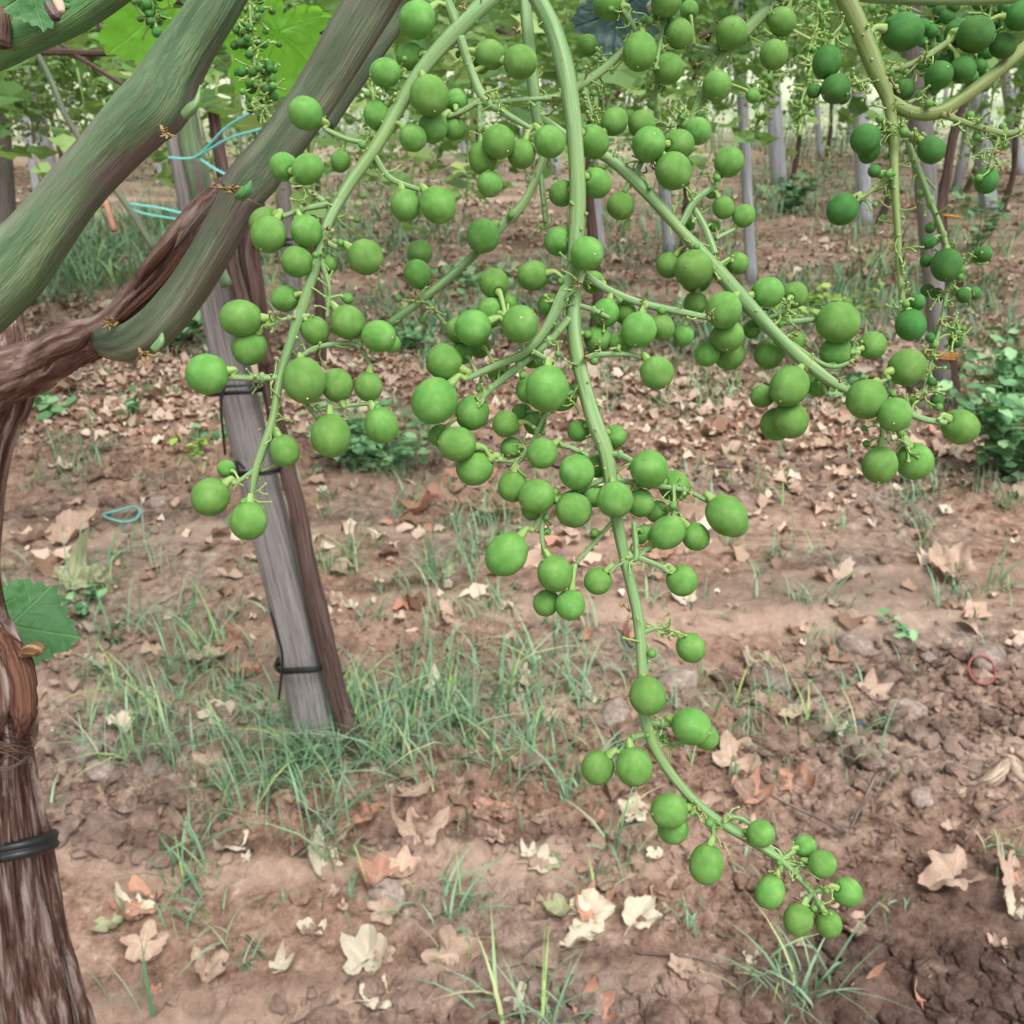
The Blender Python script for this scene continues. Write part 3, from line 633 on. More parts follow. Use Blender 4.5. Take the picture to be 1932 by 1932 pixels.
for a in [(690, 880, .34, .20, 380, 'weed', "dark leafy weed clump right of the leaning post", .028), (1900, 900, .34, .42, 420, 'weed', "large bushy green weed at the right edge", .035),
          (1920, 790, .4, .4, 300, 'weed', "tall leafy weed behind the bushy one at the right edge", .035), (1560, 585, .6, .12, 150, 'weed_yellow', "bright yellow green weed patch behind the right branch", .03),
          (1480, 400, .5, .35, 120, 'weed', "green weed at the foot of a far pale post", .05), (1840, 480, .3, .5, 90, 'weed', "upright leafy weed right of the brown trunk post", .04),
          (240, 780, .12, .1, 24, 'weed', "small round leaved seedling left of the post wire", .028), (90, 795, .15, .12, 40, 'weed', "small weed beside the foreground trunk", .03),
          (420, 830, .1, .1, 18, 'weed', "pale seedling touching the leaning post", .028), (1720, 1200, .1, .05, 14, 'weed', "tiny weed on smooth soil at the right", .02),
          (760, 660, .4, .12, 120, 'weed', "low weed behind the left cluster berries", .03), (370, 860, .12, .1, 20, 'weed_yellow', "light green weed left of the post", .025),
          (1660, 740, .4, .12, 130, 'weed', "low weed near the end of the right branch", .028), (160, 1150, .1, .12, 24, 'weed', "thin weed right of the broad green leaf", .02),
          (310, 640, .4, .14, 120, 'weed', "low far weed left of the post", .04), (950, 540, .6, .12, 140, 'weed', "low weed behind the central berries", .04)]:
    weed(a[0], a[1], a[2], a[3], a[4], M[a[5]], a[6], a[7])

# ------------------------------------------------------------------ background: posts, vines, crowns
def crown_mesh(seed, nleaf=1250, w=1.5, dpt=1.1, z0=1.22, z1=2.05):
    rs = random.Random(seed); m = MB(); th_ = np.linspace(0, 2 * np.pi, 11, endpoint=False); ra_ = np.array([1.05, .7, .95, .66, .8, .5, .3, .5, .8, .66, .95]); base = np.vstack([np.stack([np.cos(th_) * ra_, np.sin(th_) * ra_, .16 * np.cos(th_ * 2.5)], -1), [[0, 0, -.14]]])
    fc = [(i, (i + 1) % 11, 11) for i in range(11)]
    cl = [(rs.uniform(-w, w), rs.uniform(-dpt, dpt), rs.uniform(z0 + .1, z1), rs.uniform(.12, .34)) for _ in range(38)]
    for k in range(nleaf):
        c = rs.choice(cl); p = np.array([rs.gauss(c[0], c[3]), rs.gauss(c[1], c[3]), rs.gauss(c[2], c[3] * .7)]); p[2] = max(p[2], z0 - rs.random() * .12)
        s = rs.uniform(.024, .066); R_ = rotm(1)[0]; nrm = base @ R_.T * s * np.array([1, 1, .75])
        m.add(nrm + p, fc, np.tile([rs.betavariate(2, 2), 0, 0], (12, 1)), 0, False)
    # hanging flower bunches and shoots
    for k in range(44):
        c = rs.choice(cl); x, y, z = c[0] + rs.gauss(0, .2), c[1] + rs.gauss(0, .2), max(z0 + .05, c[2] - .2); L = rs.uniform(.12, .3)
        m.add(*tube([[x, y, z + .2], [x + rs.gauss(0, .03), y, z], [x + rs.gauss(0, .05), y, z - L]], [.004, .003, .002], 4, 2)[:2], np.tile([.8, 0, 0], (20, 1)), 0)
        for q in range(26):
            t = rs.random(); p = np.array([x + rs.gauss(0, .03), y + rs.gauss(0, .03), z - t * L]); s = rs.uniform(.005, .010)
            m.add(I1[0][:12] * s + p, I1[1][:20] if len(I1[0]) == 12 else I1[1], np.tile([rs.uniform(.5, 1), 0, 0], (12, 1)) if len(I1[0]) == 12 else None, 0)
    return m.mesh("crown", [M['crown']])
CROWNS = [crown_mesh(s) for s in (1, 2, 3, 4, 5)]
limb_m = MB()
for k in range(5):
    a = k * 1.26 + .3; limb_m.add(*tube([[0, 0, 1.25], [.25 * math.cos(a), .2 * math.sin(a), 1.5], [.9 * math.cos(a), .8 * math.sin(a), 1.75 + .1 * (k % 2)], [1.4 * math.cos(a), 1.1 * math.sin(a), 1.9]], [.022, .014, .009, .005], 6, 4, .15, seed=k))
LIMBS = limb_m.mesh("limbs", [M['bark_far']])
TR = []
for k in range(4):
    m = MB(); r_ = random.Random(k); m.add(*tube([[0, 0, -.05], [r_.gauss(0, .03), r_.gauss(0, .02), .35], [r_.gauss(0, .04), r_.gauss(0, .02), .8], [r_.gauss(0, .03), 0, 1.3]], [.035, .026, .022, .02], 8, 6, .22, 2, 8, k)); TR.append(m.mesh("trunk", [M['bark_far']]))
def bgvine(x, y, label, k=0, dz=0, group="background grapevines in rows", crown=True, sw=1):
    z = float(H(x, y)); e = empty("grapevine", (x, y, z), label, "grapevine", group)
    for nm, me in (("trunk", TR[k % 4]), ("limbs", LIMBS), ("crown", CROWNS[k % 5])):
        if nm != "trunk" and not crown: continue
        o = bpy.data.objects.new(nm, me); COL.objects.link(o); o.parent = e
        if nm != "trunk":
            o.location = (0, 0, dz); o.rotation_euler = (0, 0, (k * 2.4) % 6.28); o.scale = (sw, sw, 1)
    return e
def bgpost(xt, yt, xb, yb, wU, label, vine=None, mat='post_far', zt=2.05, crown_dz=0, side=1, ktr=0):
    B = G(xb, yb); v = ray(xt, yt); t = B[1] / v[1]; Tt = C0 + v * t; dirv = Tt - B; dirv /= dirv[2]
    d = np.dot(B - C0, -RM[:, 2]); r = min(wU / F * d * .5, .085); top = B + dirv * (zt - B[2])
    m = MB(); m.add(*tube([B - dirv * .05, B + dirv * .7, top], [r * 1.05, r, r * .96], 12, 4, .03, 1.5, 2, int(xt), square=5)); o = m.build("vineyard_post", M[mat], None, tuple(B))
    tag(o, label, "post", "posts holding up the vineyard")
    if vine: bgvine(B[0] + side * (r + .06), B[1] + .03, vine, ktr, crown_dz)
    return B, r
BP = [((538, 400), (568, 690), 26, "grey post partly hidden behind the left cluster, second from the leaning post", "grapevine with thin trunk behind the left cluster", 1),
 ((1034, 180), (1050, 330), 18, "far pale post just left of the main hanging stem", "far grapevine left of the main hanging stem", -1),
 ((1108, 200), (1132, 480), 20, "pale post right of the main hanging stem", "grapevine left of the pale post near the main stem", -1),
 ((1238, 180), (1264, 490), 20, "pale post crossing behind the right branch top", "grapevine right of the post behind the right branch top", 1),
 ((1396, 90), (1418, 530), 18, "thin grey post with foot behind the right branch berries", None, 1),
 ((1455, 130), (1470, 350), 26, "wide pale grey post in the upper right middle", "grapevine with reddish trunk at the wide pale post", 1),
 ((1618, 120), (1632, 425), 24, "blurred pale post left of the thin hanging stem", "grapevine beside the blurred pale post", 1),
 ((1722, 60), (1782, 742), 35, "nearest grey post at right with yellow tie", None, 1),
 ((1842, 130), (1866, 400), 26, "pale post near the right edge", "grapevine with dark trunk near the right edge", 1),
 ((868, 200), (880, 335), 12, "thin dark far post above the left middle berries", "far grapevine behind the upper berries", 1),
 ((0, 240), (28, 640), 30, "weathered post at the far left edge", "grapevine at the far left edge", -1),
 ((48, 230), (72, 375), 12, "slim far post at the left, left of a grey one", None, 1),
 ((78, 240), (100, 352), 22, "grey far post at the left under the foliage", "far grapevine at the left under the foliage", 1),
 ((292, 260), (306, 350), 8, "thin brown far stake seen between the two thick canes", "far grapevine between the two thick canes", 1),
 ((1900, 170), (1925, 330), 16, "far pale post at the right border", "far grapevine at the right border", 1),
 ((1540, 200), (1548, 300), 10, "thin far post between two wide pale posts", "far grapevine between two wide pale posts", 1),
 ((800, 210), (806, 300), 10, "thin far post left of the dark one", None, 1)]
taken = []
for i, (t_, b_, w_, lab, vl, sd2) in enumerate(BP):
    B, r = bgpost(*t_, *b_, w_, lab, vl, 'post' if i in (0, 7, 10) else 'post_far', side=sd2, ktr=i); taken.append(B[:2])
# further rows to fill the vineyard
k = 0
for row in range(1, 7):
    yv = 5.6 + row * 2.6 + (0 if row < 5 else row * .5)
    for c in range(-6, 7):
        xv = c * 2.5 + (row % 2) * .6 + random.uniform(-.3, .3)
        if abs(xv) > yv * .62 + 1.2: continue
        if any((xv - p[0]) ** 2 + (yv - p[1]) ** 2 < 1.6 for p in taken): continue
        k += 1
        q_ = xv / (yv * .55); wh = ["far left", "left", "left of centre", "centre", "right of centre", "right", "far right"][int(np.clip((q_ + 1) * 3.5, 0, 6))]
        rw_ = ["first", "second", "third", "fourth", "fifth", "sixth", "seventh", "eighth", "ninth"][row - 1]
        while (row, wh) in used: wh += " outer"
        used[(row, wh)] = 1
        e = bgvine(xv, yv, "distant grapevine with hanging foliage, %s background row, %s" % (rw_, wh), k, random.uniform(-.12, .12), sw=1.15)
        if row % 2 == 0:
            m = MB(); z = float(H(xv, yv)); m.add(*tube([[xv - .09, yv, z - .05], [xv - .12 + random.gauss(0, .03), yv, 2.0]], [.04, .036], 10, 4, .03, square=5))
            tag(m.build("vineyard_post", M['post_far'], None, (xv - .09, yv, z)), "slender distant post beside a vine, %s background row, %s" % (rw_, wh), "post", "posts holding up the vineyard")
# vine rows in nearer zones overhead at the sides (crown only seen as hanging foliage)
for x, y, kk, lab in [(-3.0, 4.4, 2, "grapevine with dense foliage at the upper left"), (-1.9, 6.2, 3, "grapevine with yellow green foliage behind the crossing canes"), (.4, 4.9, 4, "grapevine with trunk hidden behind the central berries"), (3.7, 5.4, 1, "grapevine with bright foliage at the upper right")]:
    bgvine(x, y, lab, kk, -.08)
def dts(B, pts, r, mat, name, label, cat, seg=8, amp=.15):
    m = MB(); m.add(*tube([P(*p) for p in pts], r, seg, 6, amp, 2, 10)); return tag(m.build(name, mat, None, tuple(P(*pts[-1]))), label, cat)
# trunk beside the nearest right post
D7 = np.dot(G(1782, 742) - C0, -RM[:, 2])
def dpt_at(x, y, Y):   # camera depth of the point seen at (x,y) in the upright plane y=Y
    v = ray(x, y); return Y / v[1]
Y7 = G(1782, 742)[1]
def PU(x, y, Y): return C0 + ray(x, y) * dpt_at(x, y, Y)
e = empty("grapevine", tuple(G(1800, 745)), "grapevine with a bare reddish trunk beside the nearest right post", "grapevine", "background grapevines in rows")
m = MB(); m.add(*tube([PU(x, y, Y7 - .02) for x, y in [(1802, 748), (1790, 640), (1784, 520), (1772, 400), (1786, 330), (1800, 250), (1830, 160), (1850, 40)]], [.03, .026, .02, .03, .02, .018, .014, .012], 8, 6, .2, 2, 8)); m.build("trunk", M['bark_far'], e)
o = bpy.data.objects.new("crown", CROWNS[2]); COL.objects.link(o); o.parent = e; o.location = (.3, .5, .1)
def hoop(c, axis, r, tr, n=20, sq=0, wob=.0):
    axis = np.array(axis, float); axis /= np.linalg.norm(axis); u = np.cross(axis, [0, 1, 0.2]); u /= np.linalg.norm(u); v = np.cross(axis, u)
    pts = []
    for k in range(n + 1):
        t = 2 * math.pi * k / n; rr = r / ((abs(math.cos(t)) ** 4 + abs(math.sin(t)) ** 4) ** .25 if sq else 1)
        pts.append(c + u * math.cos(t) * rr + v * math.sin(t) * rr + axis * wob * math.sin(t + .6))
    return tube(pts, [tr] * (n + 1), 6, 1, smooth_pts=False, cap=False)
m = MB(); c7 = PU(1772, 672, Y7)
for q in range(3): m.add(*hoop(c7 + np.array([.01, 0, .012 * q]), [.02, 0, 1], .062, .004, wob=.008))
tag(m.build("post_tie", M['yellowtie'], None, tuple(c7)), "orange yellow tie wound round the nearest right post", "tie")
m = MB(); c7 = PU(1785, 407, Y7)
m.add(*hoop(c7, [.02, 0, 1], .055, .005, wob=.01)); tag(m.build("post_tie", M['yellowtie'], None, tuple(c7)), "yellow tie high on the nearest right post and its trunk", "tie")

# ------------------------------------------------------------------ near leaning post with its vine
BN = G(602, 1395); YN = BN[1]
lp = [PU(600, 1400, YN), PU(548, 1150, YN), PU(470, 830, YN), PU(416, 600, YN), PU(355, 300, YN), PU(325, 130, YN)]
wU = [36, 34, 33, 31, 29, 28]
m = MB(); rr = [wu / F * dpt_at(600 - 45 * i, 1400 - 240 * i, YN) for i, wu in enumerate(wU)]
m.add(*tube(lp, rr, 20, 8, .035, 1.2, 3, 5, flat=.8, square=7)); o = m.build("vineyard_post", M['post'], None, tuple(lp[0]))
tag(o, "leaning grey weathered post in the foreground with black wires, left of centre", "post", "posts holding up the vineyard")
e = empty("grapevine", tuple(G(685, 1425)), "slim brown grapevine trunk tied along the leaning grey post", "grapevine")
m = MB(); tp = [(672, 1425, 30), (646, 1340, 19), (614, 1215, 18), (586, 1090, 17), (560, 950, 16), (534, 850, 15), (508, 730, 15), (492, 630, 15), (478, 540, 19), (468, 470, 18), (480, 400, 15)]
m.add(*tube([PU(x, y, YN - .03) for x, y, _ in tp], [w_ / F * dpt_at(x, y, YN) for x, y, w_ in tp], 14, 7, .16, 2.4, 10, 3)); m.build("trunk", M['bark_far'], e)
m = MB(); tp = [(505, 690, 13), (470, 610, 16), (448, 540, 14), (432, 470, 13), (428, 380, 12), (400, 200, 10)]
m.add(*tube([PU(x, y, YN - .06) for x, y, _ in tp], [w_ / F * dpt_at(x, y, YN) for x, y, w_ in tp], 12, 7, .16, 2.4, 10, 6)); m.build("limb", M['bark_far'], e)
m = MB(); tp = [(345, 170, 20), (356, 260, 20), (368, 315, 21), (382, 400, 15), (392, 460, 12), (430, 540, 10)]
m.add(*tube([PU(x, y, YN - .11) for x, y, _ in tp], [w_ / F * dpt_at(x, y, YN) for x, y, w_ in tp], 12, 7, .05, 2, 10, 7)); m.build("limb", M['cane'], e)
o = bpy.data.objects.new("crown", CROWNS[0]); COL.objects.link(o); o.parent = e; o.location = (-.4, .7, .42); o.scale = (.8, .8, .6)
def wtie(y, cx, label, tail=None, tr=.0028, r=None):
    t_ = (1400 - y) / 1100; c = PU(cx, y, YN); m = MB(); r = r or .055
    for q in range(3): m.add(*hoop(c + np.array([0, 0, .005 * q - .004 + random.gauss(0, .002)]), [-.22, 0, 1], r + .002 * q, tr, sq=1, wob=.014))
    if tail: m.add(*tube([PU(x, yy, YN - .07) for x, yy in tail], [tr] * len(tail), 6, 5))
    tag(m.build("wire_tie", M['wire'], None, tuple(c)), label, "wire tie", "black wire ties on the leaning post")
wtie(728, 452, "upper black wire tie on the leaning post with a long hanging tail", [(425, 725), (417, 760), (420, 810), (425, 858)])
wtie(882, 490, "middle black wire tie on the leaning post with a hooked end", [(462, 885), (446, 870), (452, 895)])
wtie(1245, 575, "lowest black wire tie on the leaning post with a crossing end", [(510, 1150), (524, 1200), (533, 1245), (526, 1320)])
wtie(460, 500, "black wire tie high on the brown vine trunk", None, .003, .04)
# turquoise ties
for pts, lab in [([(318, 297), (352, 299), (378, 290), (430, 238), (500, 198)], "upper turquoise plastic band stretched from the post to the upper right"),
                 ([(372, 296), (430, 262), (492, 243)], "lower turquoise plastic band slanting up from the post"),
                 ([(378, 300), (405, 318), (436, 334)], "short turquoise band running down to the cane joint"),
                 ([(242, 384), (300, 392), (352, 404)], "turquoise band left of the post below the cane"),
                 ([(244, 388), (270, 402), (345, 415)], "lowest turquoise band left of the post, under its twin")]:
    X = [PU(x, y, YN - .16) for x, y in pts]; m = MB(); m.add(*tube(X, [.0056] * len(X), 8, 6, flat=.35)); tag(m.build("plastic_tie", M['turq'], None, tuple(X[0])), lab, "plastic tie")

# ------------------------------------------------------------------ foreground vine (trunk, arm, canes, leaves)
fv = empty("grapevine", (-.42, .55, float(H(-.42, .55))), "gnarled foreground grapevine at the left edge with thick green canes", "grapevine")
def UT(pts, d=None):
    """pts rows: x,y,r[,depth] in picture units -> world points, radii"""
    X = []; rr = []
    for p in pts:
        dd = p[3] if len(p) > 3 else d; X.append(P(p[0], p[1], dd)); rr.append(p[2] / F * dd)
    return X, rr
def part(name, pts, mat, seg=20, n=10, amp=.05, kf=2, lf=40, seed=0, plate=0, parent=None, flat=1.0, d=None, crev=0):
    X, rr = UT(pts, d); m = MB(); m.add(*tube(X, rr, seg, n, amp, kf, lf, seed, plate=plate, flat=flat, crev=crev)); return m.build(name, mat, parent or fv)
part("trunk", [(8, 470, 24, .50), (-2, 580, 34, .48), (-16, 680, 70, .47), (-22, 745, 72, .475), (-44, 820, 62, .48), (-58, 930, 54, .50), (-68, 1050, 58, .54), (-72, 1170, 74, .56), (-38, 1260, 82, .56), (-22, 1330, 84, .56), (-12, 1380, 76, .565), (-14, 1412, 70, .57),
               (-10, 1480, 76, .59), (4, 1620, 84, .63), (22, 1760, 92, .68), (48, 1932, 108, .75), (90, 2150, 118, .88), (150, 2500, 130, 1.15), (170, 2750, 150, 1.42)], M['bark'], 160, 16, .13, 6, 6, 3, plate=.03, crev=.13)
# torn bark strips on trunk
for i in range(26):
    y0 = random.uniform(1400, 1900); L = random.uniform(60, 260); off = random.uniform(-.9, .95)
    pts = []
    for q in range(5):
        y = y0 + L * q / 4; cx = np.interp(y, [1400, 1480, 1620, 1760, 1932, 2150], [-14, -10, 4, 22, 48, 90]); rr_ = np.interp(y, [1400, 1620, 1932, 2150], [72, 84, 108, 118]); dd = np.interp(y, [1400, 1480, 1620, 1760, 1932, 2150], [.57, .59, .63, .68, .75, .88])
        front = math.sqrt(max(0, 1 - off * off)); pts.append((cx + off * rr_ * 1.02, y, 5 * math.sin(math.pi * (q + .4) / 5), dd - front * rr_ / F * dd * 1.03))
    part("bark_strip", pts, M['bark_grey'] if i % 3 else M['bark'], 6, 4, .3, 3, 60, i, flat=.45)
# fibres round the neck
for i in range(16):
    y0 = random.uniform(1375, 1440); pts = []
    ph = random.uniform(-.2, .2)
    for q in range(7):
        a_ = -1.3 + 2.5 * q / 6; pts.append((-14 + math.sin(a_) * 80, y0 + 16 * math.sin(q * 1.1 + i) + ph * 60 * q / 6, 1.6, .57 - math.cos(a_) * .0255))
    part("bark_fibre", pts, M['bark_red'] if i % 2 else M['bark_grey'], 5, 4, .2)
part("bark_plate", [(-6, 1185, 6, .545), (26, 1230, 20, .542), (44, 1290, 22, .541), (46, 1350, 20, .542), (34, 1394, 5, .545)], M['bark_red'], 30, 10, .16, 3, 40, 4, flat=.45, crev=.25, plate=.15)
part("bark_plate", [(-40, 1200, 8, .54), (-12, 1260, 24, .536), (0, 1330, 24, .535), (-8, 1390, 6, .54)], M['bark'], 30, 10, .16, 3, 40, 8, flat=.45, crev=.25, plate=.15)
part("bud", [(40, 1235, 7, .54), (58, 1226, 13, .535), (72, 1226, 14, .533), (80, 1232, 6, .533)], M['nub'], 12, 6, .1)
part("arm", [(-50, 735, 56, .465), (20, 705, 48, .455), (62, 688, 46, .45), (95, 674, 40, .445), (130, 656, 42, .44), (165, 640, 35, .437), (205, 616, 25, .433), (250, 570, 28, .43), (300, 508, 27, .425), (350, 443, 27, .42), (395, 387, 23, .416), (430, 352, 19, .412)], M['bark_arm'], 110, 26, .04, 2.2, 26, 5, plate=.17, crev=.07)
part("bark_plate", [(255, 545, 6, .405), (285, 505, 22, .402), (315, 470, 22, .401), (335, 440, 6, .402)], M['bark_red'], 12, 8, .1, 3, 60, 2, flat=.4)
part("bark_plate", [(205, 622, 8, .405), (250, 585, 24, .400), (300, 538, 25, .399), (345, 482, 20, .399), (375, 440, 6, .40)], M['bark_red'], 12, 8, .1, 3, 60, 3, flat=.4)
part("bark_plate", [(85, 700, 5, .42), (105, 668, 24, .417), (150, 650, 26, .412), (170, 630, 8, .41)], M['bark_red'], 12, 8, .1, 3, 60, 6, flat=.35)
part("bark_plate", [(150, 690, 5, .42), (185, 670, 22, .415), (240, 640, 14, .41)], M['bark_red'], 12, 8, .1, 3, 60, 7, flat=.35)
part("bark_plate", [(330, 470, 4, .402), (365, 425, 14, .40), (400, 385, 14, .40), (424, 352, 5, .40)], M['bark_grey'], 12, 8, .15, 3, 60, 9, flat=.4)
C1 = [(-120, 640, 68.8, .375), (-60, 585, 67.0, .37), (20, 505, 65.1, .365), (80, 435, 55.8, .36), (140, 358, 51.2, .355), (205, 285, 52.1, .35), (262, 225, 57.7, .345), (298, 190, 60.5, .343), (330, 130, 52.1, .34), (368, 70, 45.6, .337), (410, 5, 43.7, .333), (455, -80, 42.8, .33), (520, -220, 40.9, .32)]
part("cane", C1, M['cane'], 72, 14, .04, 3.2, 20, 2, crev=.022)
C2 = [(196, 640, 22.9, .415), (214, 648, 31.7, .408), (255, 642, 37.0, .40), (305, 605, 37.8, .392), (352, 548, 37.0, .386), (395, 480, 37.0, .38), (435, 410, 37.8, .376), (462, 362, 42.2, .373)]
part("cane", C2, M['cane_dark'], 60, 14, .045, 3, 22, 4, crev=.025)
C3 = [(448, 372, 40.0, .374), (480, 335, 43.7, .373), (512, 295, 41.0, .371), (560, 230, 41.0, .368), (610, 155, 42.8, .365), (660, 70, 45.5, .36), (708, -10, 47.3, .357), (770, -120, 47.3, .35), (840, -260, 45.5, .34)]
part("cane", C3, M['cane_dark'], 60, 14, .045, 3, 22, 6, crev=.03)
part("cane", [(620, 240, 10, .40), (665, 165, 14, .40), (715, 90, 16, .40), (760, 20, 17, .40), (800, -60, 17, .39)], M['cane_dark'], 16, 8, .05, 3, 22, 8)
part("cane", [(-60, 92, 52, .36), (-10, 84, 46, .358), (40, 74, 34, .356), (80, 60, 30, .354), (120, 38, 33, .352), (170, 5, 36, .35), (240, -50, 38, .345), (330, -140, 38, .34)], M['cane_green'], 28, 10, .03, 3, 22, 9)
part("bark_plate", [(-14, 10, 20, .35), (-6, 45, 24, .348), (0, 85, 18, .348)], M['bark'], 14, 8, .2)
part("bud", [(88, 6, 5, .335), (98, 20, 10, .333), (106, 34, 9, .332)], M['bark_grey'], 10, 5, .15)
part("bud", [(102, -6, 5, .335), (112, 8, 9, .333), (117, 24, 6, .332)], M['dry_tan'], 10, 5, .15)
# node collars + buds
for x, y, d_, n_ in [(318, 250, .33, 9), (440, 358, .355, 14), (206, 610, .395, 10), (275, 672, .39, 8)]:
    for q in range(n_):
        a_ = random.uniform(0, 6.28); L = random.uniform(5, 16); part("bud_scale", [(x + random.gauss(0, 14), y + random.gauss(0, 6), 4, d_), (x + 10 * math.cos(a_), y + 8 * math.sin(a_), 3, d_ - .002), (x + L * 1.5 * math.cos(a_), y + L * math.sin(a_), .8, d_ - .003)], M['nub'], 6, 3, .1, flat=.5)
part("bud", [(446, 372, 6, .345), (458, 366, 11, .343), (468, 355, 8, .342), (474, 340, 1.5, .343)], M['cane_green'], 12, 5, .05)
part("bud", [(348, 218, 9, .325), (362, 204, 10, .323), (372, 190, 6, .322), (378, 160, 1, .322)], M['stem'], 12, 5, .05)
part("bud", [(290, 660, 8, .375), (303, 645, 8, .374), (306, 628, 2, .374)], M['stem'], 10, 5, .05)
# shoot from which the clusters hang
SH = [(770, -130, 20, .35), (850, -70, 19, .33), (1000, -48, 19, .325), (1200, -60, 18, .335), (1450, -50, 17, .36), (1600, -18, 16, .375), (1700, -6, 14, .38), (1850, -5, 13, .385), (2050, -12, 12, .39)]
part("shoot", SH, M['stem'], 16, 8, .02)
def free_leaf(name, ctr, size, normal, rot, mat, parent, seed, **kw):
    V, Fc, T = leaf_mesh(size, seed, rings=34, n=300, vw=.016, ns=25, **kw) if seed < 30 else leaf_mesh(size, seed, **kw); nrm = Vector(normal).normalized(); q = nrm.to_track_quat('Z', 'Y') ; Rz = Matrix.Rotation(rot, 3, 'Z')
    Mx = np.array((q.to_matrix() @ Rz)); m = MB(); m.add(V @ Mx.T + np.array(ctr), Fc, T); return m.build(name, mat, parent)
tocam = lambda x, y, up=.3: tuple(-ray(x, y) + np.array([0, 0, up]))
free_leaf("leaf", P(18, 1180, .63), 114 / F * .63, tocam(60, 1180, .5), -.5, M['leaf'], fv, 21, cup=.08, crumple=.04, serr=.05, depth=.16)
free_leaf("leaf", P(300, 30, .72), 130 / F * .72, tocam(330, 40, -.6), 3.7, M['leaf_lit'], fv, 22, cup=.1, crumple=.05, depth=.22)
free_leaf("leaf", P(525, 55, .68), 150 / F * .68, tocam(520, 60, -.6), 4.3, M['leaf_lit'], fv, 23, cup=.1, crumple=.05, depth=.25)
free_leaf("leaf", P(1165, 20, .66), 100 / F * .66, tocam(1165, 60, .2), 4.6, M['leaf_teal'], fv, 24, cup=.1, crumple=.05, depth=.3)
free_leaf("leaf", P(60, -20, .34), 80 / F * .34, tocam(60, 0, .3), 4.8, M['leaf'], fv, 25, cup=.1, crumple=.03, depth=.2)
part("petiole", [(-60, 1150, 4, .64), (-20, 1185, 4, .64), (24, 1186, 3.5, .632)], M['stem_yellow'], 8, 5, .02)
for i in range(20):   # leaves of this vine above the view
    x = random.uniform(-200, 2000); z = random.uniform(.12, .35); c = P(x, -60, random.uniform(.45, 1.1)) + np.array([0, 0, z])
    free_leaf("leaf", c, random.uniform(.045, .07), (random.gauss(0, .4), random.gauss(0, .4), 1), random.uniform(0, 6), M['leaf'], fv, 30 + i, cup=.15, crumple=.05)
# black rubber tie
X, _ = [], 0
m = MB()
for q, (dy, r0) in enumerate([(0, 1.0), (8, 1.03), (-9, 1.02)]):
    pts = []
    for s_ in range(25):
        a_ = 2 * math.pi * s_ / 24; pts.append(P(4 + math.sin(a_) * 96 * r0, 1600 + dy - 17 * math.sin(a_) - 10 * math.cos(a_) * -1, .625 - math.cos(a_) * .0345 * r0))
    m.add(*tube(pts, [.0031] * 25, 8, 2, flat=1, cap=False))
tag(m.build("rubber_tie", M['wire'], None, tuple(P(4, 1600, .625))), "black rubber tie wound round the thick foreground trunk", "tie")
# thin dark shoots in the middle distance
for pts, r_, mt, lab in [([(60, 80), (95, 150), (128, 225), (190, 320), (245, 395), (290, 470)], 6, 'cane_dark', "dark green thin shoot crossing behind the thick cane"),
                    ([(95, 70), (160, 115), (235, 162), (300, 200)], 4, 'bark_far', "thin dark shoot sloping down right under the top left cane"),
                    ([(180, 40), (215, 75), (262, 108), (300, 150)], 6, 'bark_far', "short brown twig pointing at the bright leaf"),
                    ([(-10, 112), (80, 98), (190, 100), (262, 90)], 6, 'bark_far', "level brown twig under the top left cane"),
                    ([(197, 372), (205, 400), (216, 436)], 6, 'dry_rust', "brown shrivelled strip hanging between the canes")]:
    X, rr = UT([(x, y, r_, 1.05) for x, y in pts]); m = MB(); m.add(*tube(X, rr, 8, 6, .1)); tag(m.build("vine_shoot", M[mt], None, tuple(X[0])), lab, "shoot")

# ------------------------------------------------------------------ grape clusters
def berry_mesh(seed):
    V = I4[0].copy(); rs = np.random.default_rng(seed)
    z = V[:, 2]; V[:, :2] *= (1 + .03 * -z)[:, None]; V[:, 2] = V[:, 2] * 1.03
    V *= (1 + .022 * fbm(V * 1.3 + seed * 9, 2, seed))[:, None]
    V[:, 2] -= .10 * np.exp(-((1 - z) / .03) ** 1) ; m = MB(); m.add(V, I4[1])
    nv = I2[0] * np.array([.055, .055, .045]) + np.array([0, 0, -1.03]); m.add(nv, I2[1], None, 1)
    return m
BM = {}
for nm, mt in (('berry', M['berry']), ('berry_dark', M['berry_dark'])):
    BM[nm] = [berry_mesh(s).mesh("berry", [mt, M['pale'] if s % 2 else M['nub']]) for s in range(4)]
def stub(mb, p, dirv, L, r, mi=0, nub=True):
    d = dirv / np.linalg.norm(dirv); side = np.cross(d, rng.normal(size=3)); side /= np.linalg.norm(side)
    e_ = p + d * L + side * L * .25; mid = p + d * L * .5 - side * L * .08
    mb.add(*tube([p, mid, e_], [r * 1.2, r, r * .9], 6, 3), mi)
    if nub: mb.add(I1[0] * r * random.uniform(1.4, 2.2) + e_, I1[1], None, mi)
    return e_
